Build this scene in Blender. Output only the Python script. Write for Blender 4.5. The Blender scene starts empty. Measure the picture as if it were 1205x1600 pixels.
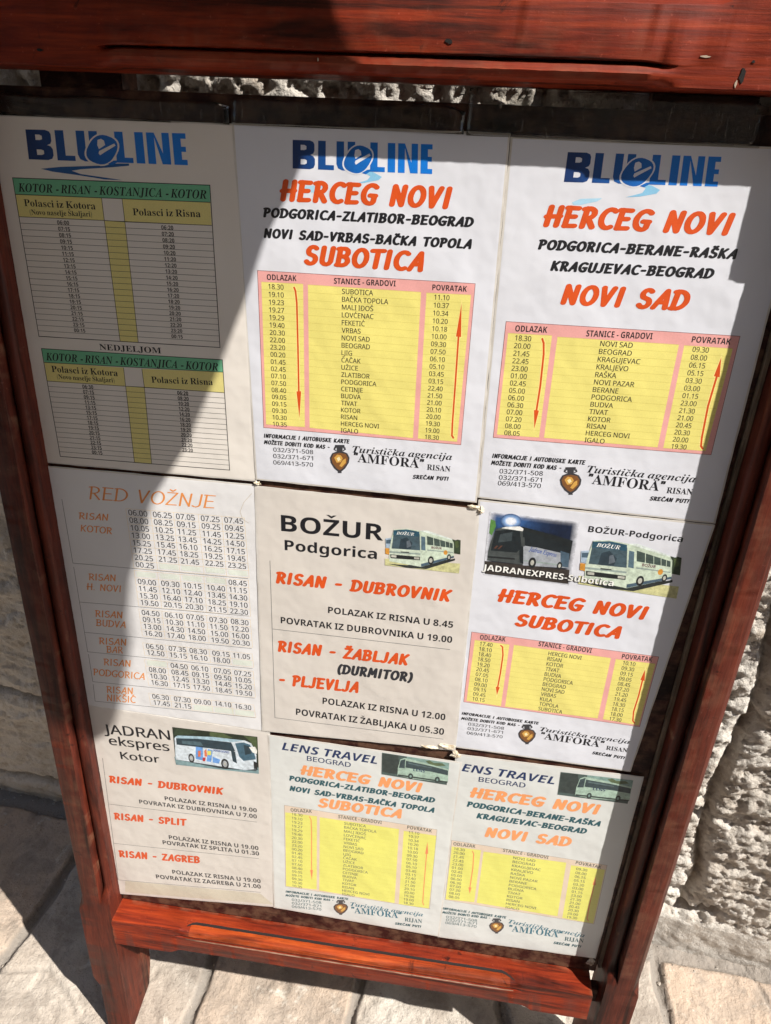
import bpy, bmesh, math, random
import numpy as np
from mathutils import Matrix, Vector
random.seed(7)
sc=bpy.context.scene
R=math.radians
# ------------------------------------------------------------ camera, light
LEAN=R(10.0)
X_=Vector((1,0,0)); U_=Vector((0,math.sin(LEAN),math.cos(LEAN))); N_=Vector((0,-math.cos(LEAN),math.sin(LEAN)))
ROT=Matrix((X_,U_,N_)).transposed()                     # board axes (right, up, towards viewer) -> world
FOOT=ROT@Vector((-.350,-.850,.025))
W=Matrix.Translation(Vector((0,0,-FOOT.z)))@ROT.to_4x4()   # the ground is z = 0
cam=bpy.data.cameras.new('camera'); camo=bpy.data.objects.new('camera',cam); sc.collection.objects.link(camo)
rt=Vector((0.99076959,0.04568985,-0.12762463)); dn=Vector((0.09534489,-0.90412253,0.41649946)); fw=Vector((-0.09635851,-0.42482336,-0.90013341))
cm=Matrix((rt,-dn,-fw)).transposed().to_4x4(); cm.translation=Vector((0.06375972,0.2981259,0.5957407))
camo.matrix_world=W@cm
cam.sensor_fit='VERTICAL'; cam.sensor_height=24.; cam.lens=1102.7043/1600*24.; cam.clip_start=.02; cam.clip_end=500.
sc.camera=camo
SUN=(ROT@Vector((46,56,27.5))).normalized()               # towards the sun
world=bpy.data.worlds.new('World'); sc.world=world; world.use_nodes=True
nt=world.node_tree; sky=nt.nodes.new('ShaderNodeTexSky'); sky.sky_type='NISHITA'; sky.sun_disc=False
sky.sun_elevation=math.asin(SUN.z); sky.sun_rotation=math.atan2(SUN.x,SUN.y)
nt.links.new(sky.outputs[0],nt.nodes['Background'].inputs[0]); nt.nodes['Background'].inputs[1].default_value=.13
sl=bpy.data.lights.new('sun','SUN'); sl.energy=5.0; sl.angle=R(.53); sl.color=(1,.95,.87)
so=bpy.data.objects.new('sun',sl); sc.collection.objects.link(so); so.rotation_euler=SUN.to_track_quat('Z','Y').to_euler()
sc.view_settings.view_transform='Standard'; sc.view_settings.look='None'; sc.view_settings.exposure=.70; sc.view_settings.gamma=1.0
sc.cycles.max_bounces=8

# ------------------------------------------------------------ helpers
def lin(c): return tuple(((x/255)/12.92 if x<=10 else ((x/255+.055)/1.055)**2.4) for x in c)
def mesh_obj(name,verts,faces,mats,parent=None,midx=None,smooth=None,cols=None):
    me=bpy.data.meshes.new(name); me.from_pydata([tuple(v) for v in verts],[],faces)
    for m in (mats if isinstance(mats,(list,tuple)) else [mats]): me.materials.append(m)
    if midx is not None: me.polygons.foreach_set('material_index',midx)
    if cols is not None:
        a=me.color_attributes.new('Col','FLOAT_COLOR','POINT'); a.data.foreach_set('color',np.array([(*c,1.) for c in cols],dtype=np.float32).ravel())
    me.update()
    if smooth is not None:
        me.polygons.foreach_set('use_smooth',[True]*len(me.polygons))
        if smooth>0: me.set_sharp_from_angle(angle=R(smooth))
    o=bpy.data.objects.new(name,me); sc.collection.objects.link(o)
    if parent is not None: o.parent=parent
    return o
def tag(o,label=None,cat=None,kind=None,group=None):
    if label: o['label']=label
    if cat: o['category']=cat
    if kind: o['kind']=kind
    if group: o['group']=group
    return o
class Nd:
    def __init__(s,name):
        s.m=bpy.data.materials.new(name); s.m.use_nodes=True; s.t=s.m.node_tree; s.b=s.t.nodes['Principled BSDF']
    def n(s,ty,**k):
        x=s.t.nodes.new(ty)
        for a,v in k.items():
            if a.startswith('i_'):
                key=a[2:]; key=int(key) if key.isdigit() else key.replace('_',' ')
                x.inputs[key].default_value=v
            else: setattr(x,a,v)
        return x
    def l(s,a,b): s.t.links.new(a,b)
    def coord(s,scale=(1,1,1),kind='Object'):
        c=s.n('ShaderNodeTexCoord'); m=s.n('ShaderNodeMapping'); m.inputs['Scale'].default_value=scale; s.l(c.outputs[kind],m.inputs[0]); return m.outputs[0]
    def noise(s,v,scale,detail=6,rough=.55,dist=0):
        x=s.n('ShaderNodeTexNoise'); x.inputs['Scale'].default_value=scale; x.inputs['Detail'].default_value=detail; x.inputs['Roughness'].default_value=rough; x.inputs['Distortion'].default_value=dist
        s.l(v,x.inputs['Vector']); return x.outputs['Fac']
    def ramp(s,f,stops,interp='LINEAR'):
        x=s.n('ShaderNodeValToRGB'); r=x.color_ramp; r.interpolation=interp
        while len(r.elements)>1: r.elements.remove(r.elements[-1])
        for i,(p,c) in enumerate(stops):
            e=r.elements[0] if i==0 else r.elements.new(p); e.position=p
            e.color=(*c,1) if isinstance(c,tuple) else (c,c,c,1)
        s.l(f,x.inputs[0]); return x.outputs[0]
    def mix(s,f,a,b,mode='MIX'):
        x=s.n('ShaderNodeMix',data_type='RGBA',blend_type=mode)
        for k,v in ((0,f),(6,a),(7,b)):
            if hasattr(v,'is_linked') or isinstance(v,bpy.types.NodeSocket): s.l(v,x.inputs[k])
            else: x.inputs[k].default_value=v if k==0 else ((*v,1) if isinstance(v,tuple) else (v,v,v,1))
        return x.outputs[2]
    def bump(s,h,strength=.3,dist=.002,prev=None):
        x=s.n('ShaderNodeBump'); x.inputs['Strength'].default_value=strength; x.inputs['Distance'].default_value=dist; s.l(h,x.inputs['Height'])
        if prev is not None: s.l(prev,x.inputs['Normal'])
        return x.outputs[0]
    def set(s,**k):
        for a,v in k.items():
            i=s.b.inputs[a.replace('_',' ')]
            if isinstance(v,bpy.types.NodeSocket): s.l(v,i)
            else: i.default_value=v if not isinstance(v,tuple) else (*v,1)
        return s.m

# ------------------------------------------------------------ materials
def wood(name,scale,dark,mid,light,rough=.5,coat=.07,wear=.5,spec=.22):
    N=Nd(name); v=N.coord(scale); g=N.noise(v,3.2,10,.62,1.1)
    v2=N.coord(tuple(x*1.0 for x in scale)); g2=N.noise(v2,14,6,.6,.3)
    o=N.coord((1,1,1)); big=N.noise(o,7,4,.6); spk=N.noise(o,260,3,.6); spk2=N.noise(o,34,6,.72,.6)
    c=N.ramp(g,[(.24,dark),(.43,mid),(.70,light)])
    c=N.mix(N.ramp(g2,[(.34,.36),(.54,0.)]),c,dark)
    c=N.mix(N.ramp(big,[(.36,.42),(.56,0.)]),c,tuple(x*.5 for x in mid))
    c=N.mix(N.ramp(spk2,[(.29,.92),(.37,0.)]),c,tuple(x*.35 for x in dark))
    c=N.mix(N.ramp(spk,[(.66,0.),(.74,.35)]),c,tuple(min(1,x*1.2+.05) for x in light))
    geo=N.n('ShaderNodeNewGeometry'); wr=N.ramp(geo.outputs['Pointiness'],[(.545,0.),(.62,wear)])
    wm=N.mix(1.,wr,N.ramp(N.noise(o,60,4,.6),[(.42,0.),(.6,1.)]),'MULTIPLY')
    c=N.mix(wm,c,(.30,.17,.10))
    st2=N.noise(N.coord(tuple(x*.35 for x in scale)),3.5,5,.65,.8); c=N.mix(N.ramp(st2,[(.36,.8),(.47,.0)]),c,tuple(x*.5 for x in dark))
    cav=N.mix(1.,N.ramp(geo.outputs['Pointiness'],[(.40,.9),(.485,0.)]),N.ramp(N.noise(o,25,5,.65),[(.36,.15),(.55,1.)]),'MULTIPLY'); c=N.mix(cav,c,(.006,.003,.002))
    h=N.mix(.5,g2,spk2)
    n=N.bump(h,.28,.0016)
    n=N.bump(spk,.12,.0006,n)
    return N.set(Base_Color=c,Roughness=N.ramp(big,[(.3,rough-.06),(.7,rough+.2)]),Coat_Weight=coat,Coat_Roughness=.14,Specular_IOR_Level=spec,Normal=n)
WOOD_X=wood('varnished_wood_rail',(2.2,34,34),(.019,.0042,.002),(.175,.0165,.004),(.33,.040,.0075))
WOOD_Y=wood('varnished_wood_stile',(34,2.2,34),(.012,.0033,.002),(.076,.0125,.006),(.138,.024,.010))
BEADW=wood('worn_sunlit_bead',(2.2,34,34),(.06,.009,.003),(.33,.045,.008),(.48,.085,.014)); GROOVE=Nd('groove_dirt_and_shade').set(Base_Color=(.012,.006,.005),Roughness=.8); SCUFF=wood('scuffed_edge',(8,34,34),(.10,.045,.025),(.24,.13,.085),(.36,.24,.17))  # bead colour holds sun gleam besides wear; groove colour holds shade besides dirt
PANEL=wood('dark_panel_wood',(3,20,20),(.012,.0045,.004),(.042,.0125,.010),(.072,.023,.017),rough=.5,coat=.1,wear=.3)
RAW=wood('weathered_batten_wood',(40,3,40),(.03,.022,.016),(.16,.12,.085),(.33,.27,.2),rough=.75,coat=0,wear=.2)
def laminate(name,color=None,grain=None):
    N=Nd(name); o=N.coord((1,1,1)); wv=N.noise(o,16,3,.5); f=N.noise(o,240,3,.6); sp=N.noise(o,95,5,.7,.4)
    if color is None:
        a=N.n('ShaderNodeAttribute',attribute_name='Col'); c=N.mix(1.,a.outputs['Color'],N.ramp(N.noise(o,grain or 900,6 if grain else 3,.7 if grain else .6),[(.3,.93),(.7,1.03)] if not grain else [(.3,.62),(.5,.95),(.7,1.22)]),'MULTIPLY')
    else:
        c=N.mix(N.ramp(N.noise(o,9,4,.55),[(.35,.0),(.7,.5)]),color,tuple(x*y for x,y in zip(color,(.95,.94,.92))))
        c=N.mix(N.ramp(sp,[(.715,0.),(.74,.55)]),c,(.33,.25,.17))
    n=N.bump(wv,.22,.012); n=N.bump(f,.06,.0006,n)
    return N.set(Base_Color=c,Roughness=.5,Coat_Weight=.55,Coat_Roughness=N.ramp(wv,[(.3,.07),(.7,.2)]),Coat_IOR=1.45,Normal=n)
PRINT=laminate('printed_ink'); PICTURE=laminate('printed_photograph',None,210)
PAPER={n:laminate('laminated_paper_'+n,c) for n,c in dict(cream=(.78,.735,.685),white=(.735,.75,.82),pale=(.77,.765,.78),buff=(.68,.635,.59),faded=(.69,.705,.69)).items()}
RIM=Nd('laminate_rim'); _o=RIM.coord(); RIM=RIM.set(Base_Color=RIM.ramp(RIM.noise(_o,40,5,.6),[(.3,(.55,.51,.46)),(.7,(.74,.71,.67))]),Roughness=.3,Coat_Weight=.5,Coat_Roughness=.1)
TAPE=Nd('old_tape'); _o=TAPE.coord(); TAPE=TAPE.set(Base_Color=TAPE.ramp(TAPE.noise(_o,150,6,.7),[(.36,(.42,.33,.22)),(.52,(.72,.64,.5)),(.7,(.82,.77,.67))]),Roughness=.55,Normal=TAPE.bump(TAPE.noise(_o,300,4,.6),.6,.001))
def film(name,milk=.10):
    N=Nd(name); o=N.coord((1,1,1)); st=N.coord((6,1.2,1)); 
    d=N.n('ShaderNodeBsdfDiffuse'); d.inputs[0].default_value=(.4,.38,.36,1); tr=N.n('ShaderNodeBsdfTransparent'); tr.inputs[0].default_value=(.93,.93,.92,1)
    gl=N.n('ShaderNodeBsdfGlossy'); gl.inputs['Roughness'].default_value=.16; gl.inputs[0].default_value=(.9,.9,.9,1)
    bn=N.bump(N.noise(o,55,4,.6),.25,.002); N.l(bn,gl.inputs['Normal'])
    sc_=N.ramp(N.noise(st,26,8,.75,2.2),[(.58,milk*.15),(.66,milk*1.6),(.74,milk*5)])
    m1=N.n('ShaderNodeMixShader'); N.l(sc_,m1.inputs[0]); N.l(tr.outputs[0],m1.inputs[1]); N.l(d.outputs[0],m1.inputs[2])
    fr=N.n('ShaderNodeFresnel'); fr.inputs[0].default_value=1.4
    m2=N.n('ShaderNodeMixShader'); N.l(fr.outputs[0],m2.inputs[0]); N.l(m1.outputs[0],m2.inputs[1]); N.l(gl.outputs[0],m2.inputs[2])
    N.l(m2.outputs[0],N.t.nodes['Material Output'].inputs[0]); return N.m
FILM=film('clear_plastic_film')
CANVAS=Nd('canvas'); _o=CANVAS.coord(); CANVAS=CANVAS.set(Base_Color=CANVAS.ramp(CANVAS.noise(_o,60,4),[(.3,(.34,.30,.24)),(.7,(.46,.41,.33))]),Roughness=.9)
IRON=Nd('iron'); _o=IRON.coord(); IRON=IRON.set(Base_Color=IRON.ramp(IRON.noise(_o,60,4),[(.3,(.03,.03,.03)),(.7,(.07,.06,.05))]),Roughness=.5,Metallic=.8)

# ------------------------------------------------------------ lettering
TAPES=[('P4', -123.1, 34.7, 4, 2.2, 1.0, 1), ('P6', 80.3, 31.3, 6, 2.4, 1.3, 2), ('P6', 88.1, 28.9, 2.6, 4, 1.4, 3), ('P9', 79.9, -256.6, 10, 3.4, 1.4, 4), ('P9', 90.5, -265.9, 6, 5, 1.5, 5), ('P9', 62.0, -260.5, 10, 2.0, 1.2, 6), ('P9', 288.0, -580.5, 6, 7, -1.2, 7)]
CORNERS={'P1': [(-330.6, 331.5), (-129.5, 332.3), (-123.0, 36.0), (-342.1, 34.7)], 'P2': [(-133.1, 332.6), (78.4, 333.8), (83.4, 35.5), (-124.2, 37.9)], 'P3': [(78.6, 331.7), (290.0, 332.4), (293.5, 36.6), (83.4, 40.6)], 'P4': [(-341.9, 32.0), (-121.9, 32.9), (-123.3, -269.7), (-334.5, -264.8)], 'P5': [(-125.7, 31.8), (87.5, 29.4), (90.1, -261.4), (-127.0, -268.5)], 'P6': [(84.8, 38.8), (293.6, 36.0), (276.3, -259.7), (85.5, -256.6)], 'P7': [(-333.6, -263.7), (-118.1, -269.8), (-118.5, -565.3), (-350.9, -587.5)], 'P8': [(-120.4, -273.0), (98.5, -276.6), (96.2, -572.5), (-120.2, -565.6)], 'P9': [(90.5, -265.9), (291.2, -264.4), (292.4, -569.3), (94.7, -574.1)]}
PRINT_DATA={'P1': {'logo': [('logo',[(-302.9,321.7),(-170.7,324.0),(-170.2,301.8),(-303.7,300.4)]),('p','b3',2,[(-294.4,293.9),(-277.3,296.0),(-242.8,298.4),(-229.9,300.4),(-218.9,300.9),(-219.0,299.4),(-232.7,297.7),(-260.3,295.0),(-268.2,293.6),(-260.8,291.5),(-225.4,288.6),(-240.7,288.5),(-264.4,290.7),(-284.8,292.2)])],
'timetable': [('p','gr',0,[(-320.4,286.1),(-153.2,288.3),(-153.7,275.8),(-319.9,273.8)]),('p','yh',0,[(-319.9,273.8),(-245.4,274.6),(-245.2,257.6),(-320.1,256.7)]),('p','yh',0,[(-227.8,274.7),(-153.7,275.8),(-153.5,258.6),(-227.8,257.5)]),('p','yh',0,[(-245.2,257.6),(-227.4,257.6),(-226.5,159.3),(-243.3,158.9)]),('h','k',2,0.3,[(-320.1,256.7),(-153.5,258.6),(-319.7,157.7),(-152.0,159.9)],21),('l','k',2.5,0.6,[(-320.4,286.1),(-153.2,288.3),(-152.0,159.9),(-319.7,157.7),(-320.4,286.1)]),('l','k',2.5,0.5,[(-319.9,273.8),(-153.7,275.8)]),('l','k',2.5,0.45,[(-245.4,274.6),(-245.2,257.6),(-243.3,158.9)]),('l','k',2.5,0.45,[(-227.8,274.7),(-227.4,257.6),(-226.5,159.3)]),('l','k',2.6,0.45,[(-320.1,256.7),(-245.2,257.6),(-227.8,257.5),(-153.5,258.6)]),('p','gr',0,[(-319.2,146.8),(-150.5,149.2),(-150.5,138.3),(-318.5,134.3)]),('p','yh',0,[(-318.5,134.3),(-242.9,135.2),(-242.9,118.2),(-318.5,117.0)]),('p','yh',0,[(-225.7,135.5),(-150.5,138.3),(-150.5,119.6),(-225.1,118.7)]),('p','yh',0,[(-242.9,118.2),(-225.1,118.7),(-225.6,44.4),(-242.8,44.3)]),('h','k',2,0.3,[(-318.5,117.0),(-150.5,119.6),(-317.8,43.1),(-149.1,45.2)],16),('l','k',2.5,0.6,[(-319.2,146.8),(-150.5,149.2),(-149.1,45.2),(-317.8,43.1),(-319.2,146.8)]),('l','k',2.5,0.5,[(-318.5,134.3),(-150.5,138.3)]),('l','k',2.5,0.45,[(-242.9,135.2),(-242.9,118.2),(-242.8,44.3)]),('l','k',2.5,0.45,[(-225.7,135.5),(-225.1,118.7),(-225.6,44.4)]),('l','k',2.6,0.45,[(-318.5,117.0),(-242.9,118.2),(-225.1,118.7),(-150.5,119.6)])],
'timetable_lettering': [('t','i','k',3,'KOTOR - RISAN - KOSTANJICA - KOTOR',(-317.0,276.0),(-156.4,278.2),6.3),('t','f','k',3,'Polasci iz Kotora',(-313.7,265.2),(-251.5,265.7),5.2),('t','f','k',3,'(Novo naselje Škaljari)',(-309.9,258.9),(-255.4,260.0),3.9),('t','f','k',3,'Polasci iz Risna',(-219.7,262.9),(-162.3,264.4),5.2),('c','s','k',3,['06:00','07:15','08:15','09:15','10:15','11:15','12:15','13:15','14:15','15:15','16:15','17:15','18:15','19:15','20:15','21:15','22:15','23:15','00:15'],(-281.7,254.1),(-280.1,165.6),3.17,'c',('06:15',10.5)),('c','s','k',3,['06:20','07:20','08:20','09:20','10:20','11:20','12:20','13:20','14:20','15:20','16:20','17:20','18:20','19:20','20:20','21:20','22:20','23:20','00:15'],(-191.4,255.0),(-190.3,166.7),3.12,'c',('06:15',10.2)),('t','f','k',3,'NEDJELJOM',(-263.4,149.9),(-206.1,150.7),5.1),('t','i','k',3,'KOTOR - RISAN - KOSTANJICA - KOTOR',(-316.3,136.4),(-154.7,139.1),6.9),('t','f','k',3,'Polasci iz Kotora',(-312.5,126.0),(-249.1,127.0),5.7),('t','f','k',3,'(Novo naselje Škaljari)',(-308.3,120.0),(-253.1,120.8),4.2),('t','f','k',3,'Polasci iz Risna',(-217.6,123.6),(-160.4,125.8),5.6),('c','s','k',3,['06:30','07:15','09:15','11:15','13:15','15:15','17:15','18:15','19:15','20:15','21:15','22:15','23:15','00:15'],(-279.7,114.7),(-279.4,50.6),3.55,'c',('06:15',10.5)),('c','s','k',3,['06:20','08:20','10:20','12:20','14:20','16:20','18:20','19:20','20:20','21:20','22:20','23:20'],(-189.3,116.1),(-188.9,61.5),3.48,'c',('06:15',10.2))]},'P2': {'logo': [('logo',[(-85.5,322.9),(21.6,324.1),(22.7,304.1),(-85.7,303.2)]),('p','sw',1,[(-32.3,303.7),(-22.7,303.5),(-15.7,300.4),(-18.2,298.1),(-29.4,295.6),(-36.4,294.8),(-26.9,297.7),(-24.7,300.5)]),('p','sw2',1,[(-76.9,290.7),(-61.0,293.0),(-57.4,291.9),(-68.0,289.1),(-62.7,286.1),(-75.1,287.6)])],
'heading': [('t','b','or',3,'HERCEG NOVI',(-96.4,279.2),(39.2,280.0),16.3),('t','b','k',3,'PODGORICA-ZLATIBOR-BEOGRAD',(-110.2,266.8),(57.6,268.1),7.6),('t','b','k',3,'NOVI SAD-VRBAS-BAČKA TOPOLA',(-110.3,251.4),(57.4,252.2),7.6),('t','b','or',3,'SUBOTICA',(-77.1,232.5),(20.8,232.6),16.1)],
'timetable': [('p','pk',0,[(-116.3,226.0),(63.1,226.6),(64.0,90.0),(-114.9,90.2)]),('l','bd',2,0.35,[(-116.3,226.0),(63.1,226.6),(64.0,90.0),(-114.9,90.2),(-116.3,226.0)]),('p','ye',1,[(-113.3,217.1),(-77.8,217.6),(-76.7,94.0),(-112.6,93.4)]),('h','yl',1.7,0.22,[(-113.3,217.1),(-77.8,217.6),(-112.6,93.4),(-76.7,94.0)],21),('p','ye',1,[(-73.8,217.3),(20.1,217.3),(21.3,92.5),(-72.4,93.7)]),('h','yl',1.7,0.22,[(-73.8,217.3),(20.1,217.3),(-72.4,93.7),(21.3,92.5)],21),('p','ye',1,[(24.5,217.1),(60.6,217.7),(60.4,92.6),(25.7,92.5)]),('h','yl',1.7,0.22,[(24.5,217.1),(60.6,217.7),(25.7,92.5),(60.4,92.6)],21)],
'timetable_lettering': [('t','s','k',3,'ODLAZAK',(-108.5,219.0),(-83.3,219.6),4.5),('t','s','k',3,'STANICE - GRADOVI',(-51.9,219.5),(-0.9,220.5),4.5),('t','s','k',3,'POVRATAK',(29.0,219.5),(56.9,219.9),4.4),('c','m','k',3,['18.30','19.10','19.23','19.27','19.29','19.40','20.30','22.00','23.20','00.20','01.45','02.45','07.10','07.50','08.40','09.05','09.15','09.30','10.30','10.35'],(-100.9,213.9),(-99.8,94.5),4.05,'c',('18.30',13.0)),('c','m','k',3,['SUBOTICA','BAČKA TOPOLA','MALI IĐOŠ','LOVĆENAC','FEKETIĆ','VRBAS','NOVI SAD','BEOGRAD','LJIG','ČAČAK','UŽICE','ZLATIBOR','PODGORICA','CETINJE','BUDVA','TIVAT','KOTOR','RISAN','HERCEG NOVI','IGALO'],(-45.1,213.9),(-43.8,93.9),4.02,'l',('BAČKA TOPOLA',38.7)),('c','m','k',3,['11.10','10.37','10.34','10.20','10.18','10.00','09.30','07.50','06.10','05.10','03.45','03.15','22.40','21.50','21.00','20.10','20.00','19.30','19.00','18.30'],(37.3,214.2),(38.0,94.6),3.96,'c',('18.30',12.4))],
'direction_arrow#1': [('l','hl',2,2.8499999999999996,[(-85.5,214.4),(-84.3,211.6),(-83.3,202.2),(-82.6,165.1),(-82.1,126.4)]),('l','or',3,1.5,[(-85.5,214.4),(-84.3,211.6),(-83.3,202.2),(-82.6,165.1),(-82.1,126.4)]),('p','hl',2.4,[(-85.0,126.8),(-81.7,98.3),(-79.3,127.4)]),('p','or',3.4,[(-84.2,126.2),(-81.7,101.8),(-80.0,126.7)])],
'direction_arrow#2': [('l','hl',2,2.8499999999999996,[(56.9,95.7),(55.4,97.7),(54.9,108.4),(54.3,146.2),(53.5,183.7)]),('l','or',3,1.5,[(56.9,95.7),(55.4,97.7),(54.9,108.4),(54.3,146.2),(53.5,183.7)]),('p','hl',2.4,[(56.4,183.0),(53.6,213.9),(50.7,183.1)]),('p','or',3.4,[(55.6,183.7),(53.6,210.7),(51.4,183.8)])],
'agency_notice': [('t','b','k',3,'INFORMACIJE I AUTOBUSKE KARTE',(-115.0,80.4),(-35.4,81.9),4.1),('t','b','k',3,'MOŽETE DOBITI KOD NAS -',(-115.1,74.3),(-53.7,74.8),4.1),('t','r','k',3,'032/371-508',(-106.3,67.8),(-69.0,68.8),3.9),('t','r','k',3,'032/371-671',(-106.6,61.5),(-69.0,62.6),4.0),('t','r','k',3,'069/413-570',(-106.6,55.2),(-69.0,56.3),4.0),('p','vd',4,[(-48.7,79.5),(-40.4,80.3),(-39.9,78.9),(-41.7,77.5),(-41.8,74.1),(-37.4,72.5),(-35.2,68.4),(-35.8,63.5),(-39.0,57.6),(-42.4,54.2),(-42.2,52.7),(-45.9,52.4),(-45.8,53.9),(-49.3,56.6),(-52.7,61.9),(-53.5,66.7),(-51.4,71.2),(-47.0,73.6),(-47.3,77.0),(-49.2,78.0)]),('p','vb',4.3,[(-50.0,70.7),(-44.4,72.4),(-38.8,71.7),(-36.7,67.7),(-37.7,62.7),(-41.3,57.4),(-44.1,55.3),(-47.0,56.9),(-50.8,61.4),(-52.0,66.2)]),('p','vo',4.6,[(-49.5,67.1),(-46.7,70.4),(-43.4,70.1),(-41.5,67.2),(-43.3,63.4),(-47.0,62.4)]),('p','vo',4.6,[(-41.5,65.4),(-38.7,67.5),(-38.6,63.2),(-42.3,58.6),(-44.6,59.6)]),('p','vl',4.9,[(-47.1,66.7),(-44.8,68.7),(-43.4,65.8),(-45.7,63.8)]),('p','vd',4.2,[(-47.7,73.6),(-50.2,74.9),(-49.6,77.4),(-47.8,77.6),(-47.7,76.4),(-48.7,75.9),(-48.7,75.2),(-47.2,74.6)]),('p','vd',4.2,[(-41.2,74.2),(-38.7,76.0),(-39.4,78.3),(-41.3,78.2),(-41.2,77.0),(-40.3,76.7),(-40.3,76.0),(-41.7,75.1)]),('t','i','k',3,'Turistička agencija',(-32.7,74.0),(57.4,74.9),6.1),('t','f','k',3,'“AMFORA”',(-31.5,65.1),(32.7,64.4),8.6),('t','f','k',3,'RISAN',(35.7,63.6),(56.8,63.6),5.3),('t','b','k',3,'SREĆAN PUT!',(23.4,53.5),(56.2,54.6),4.1)]},'P3': {'logo': [('logo',[(121.4,323.1),(230.1,324.5),(231.9,305.1),(121.5,303.2)]),('p','sw',1,[(175.9,304.3),(185.4,303.7),(191.9,301.0),(189.8,298.4),(178.4,295.9),(168.2,294.9),(179.6,298.4),(181.5,301.7)]),('p','sw2',1,[(129.5,289.5),(135.7,292.3),(151.2,293.5),(148.1,291.2),(136.4,288.2),(131.2,287.9)])],
'heading': [('t','b','or',3,'HERCEG NOVI',(110.0,271.1),(249.4,272.1),16.3),('t','b','k',3,'PODGORICA-BERANE-RAŠKA',(108.8,254.8),(256.8,256.0),7.8),('t','b','k',3,'KRAGUJEVAC-BEOGRAD',(120.4,239.7),(243.9,241.0),7.9),('t','b','or',3,'NOVI SAD',(131.9,214.6),(230.5,215.8),16.4)],
'timetable': [('p','pk',0,[(90.9,198.7),(274.2,199.7),(275.3,100.1),(91.4,99.2)]),('l','bd',2,0.35,[(90.9,198.7),(274.2,199.7),(275.3,100.1),(91.4,99.2),(90.9,198.7)]),('p','ye',1,[(93.6,189.5),(129.1,190.0),(130.5,102.8),(94.3,102.2)]),('h','yl',1.7,0.22,[(93.6,189.5),(129.1,190.0),(94.3,102.2),(130.5,102.8)],15),('p','ye',1,[(133.6,189.3),(229.5,189.8),(230.5,102.8),(134.7,102.9)]),('h','yl',1.7,0.22,[(133.6,189.3),(229.5,189.8),(134.7,102.9),(230.5,102.8)],15),('p','ye',1,[(233.6,189.5),(271.1,189.7),(270.1,103.1),(235.2,102.6)]),('h','yl',1.7,0.22,[(233.6,189.5),(271.1,189.7),(235.2,102.6),(270.1,103.1)],15)],
'timetable_lettering': [('t','s','k',3,'ODLAZAK',(99.0,191.3),(124.7,191.9),4.9),('t','s','k',3,'STANICE - GRADOVI',(156.0,191.3),(207.9,192.6),4.9),('t','s','k',3,'POVRATAK',(238.5,192.4),(268.4,192.6),4.8),('c','m','k',3,['18.30','20.00','21.45','22.45','23.00','01.00','02.45','05.00','06.00','06.30','07.00','07.20','08.00','08.05'],(106.3,186.2),(107.1,104.5),4.2,'c',('18.30',13.1)),('c','m','k',3,['NOVI SAD','BEOGRAD','KRAGUJEVAC','KRALJEVO','RAŠKA','NOVI PAZAR','BERANE','PODGORICA','BUDVA','TIVAT','KOTOR','RISAN','HERCEG NOVI','IGALO'],(168.2,186.4),(169.2,104.0),4.16,'l',('KRAGUJEVAC',33.9)),('c','m','k',3,['09.30','08.00','06.15','05.15','03.30','03.00','01.15','23.00','21.30','21.00','20.45','20.30','20.00','19.30'],(247.0,187.0),(247.8,104.9),4.1,'c',('18.30',12.4))],
'direction_arrow#3': [('l','hl',2,3.04,[(121.6,186.9),(123.2,183.6),(124.5,174.5),(125.4,147.6),(125.1,126.7)]),('l','or',3,1.6,[(121.6,186.9),(123.2,183.6),(124.5,174.5),(125.4,147.6),(125.1,126.7)]),('p','hl',2.4,[(122.3,127.5),(125.4,106.6),(127.9,127.2)]),('p','or',3.4,[(123.0,126.8),(125.4,110.1),(127.2,126.6)])],
'direction_arrow#4': [('l','hl',2,3.04,[(267.3,104.9),(265.4,107.1),(264.4,114.1),(263.1,141.9),(264.2,166.4)]),('l','or',3,1.6,[(267.3,104.9),(265.4,107.1),(264.4,114.1),(263.1,141.9),(264.2,166.4)]),('p','hl',2.4,[(267.4,165.2),(263.9,186.2),(261.1,166.2)]),('p','or',3.4,[(266.6,166.1),(264.0,182.5),(261.9,166.8)])],
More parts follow.
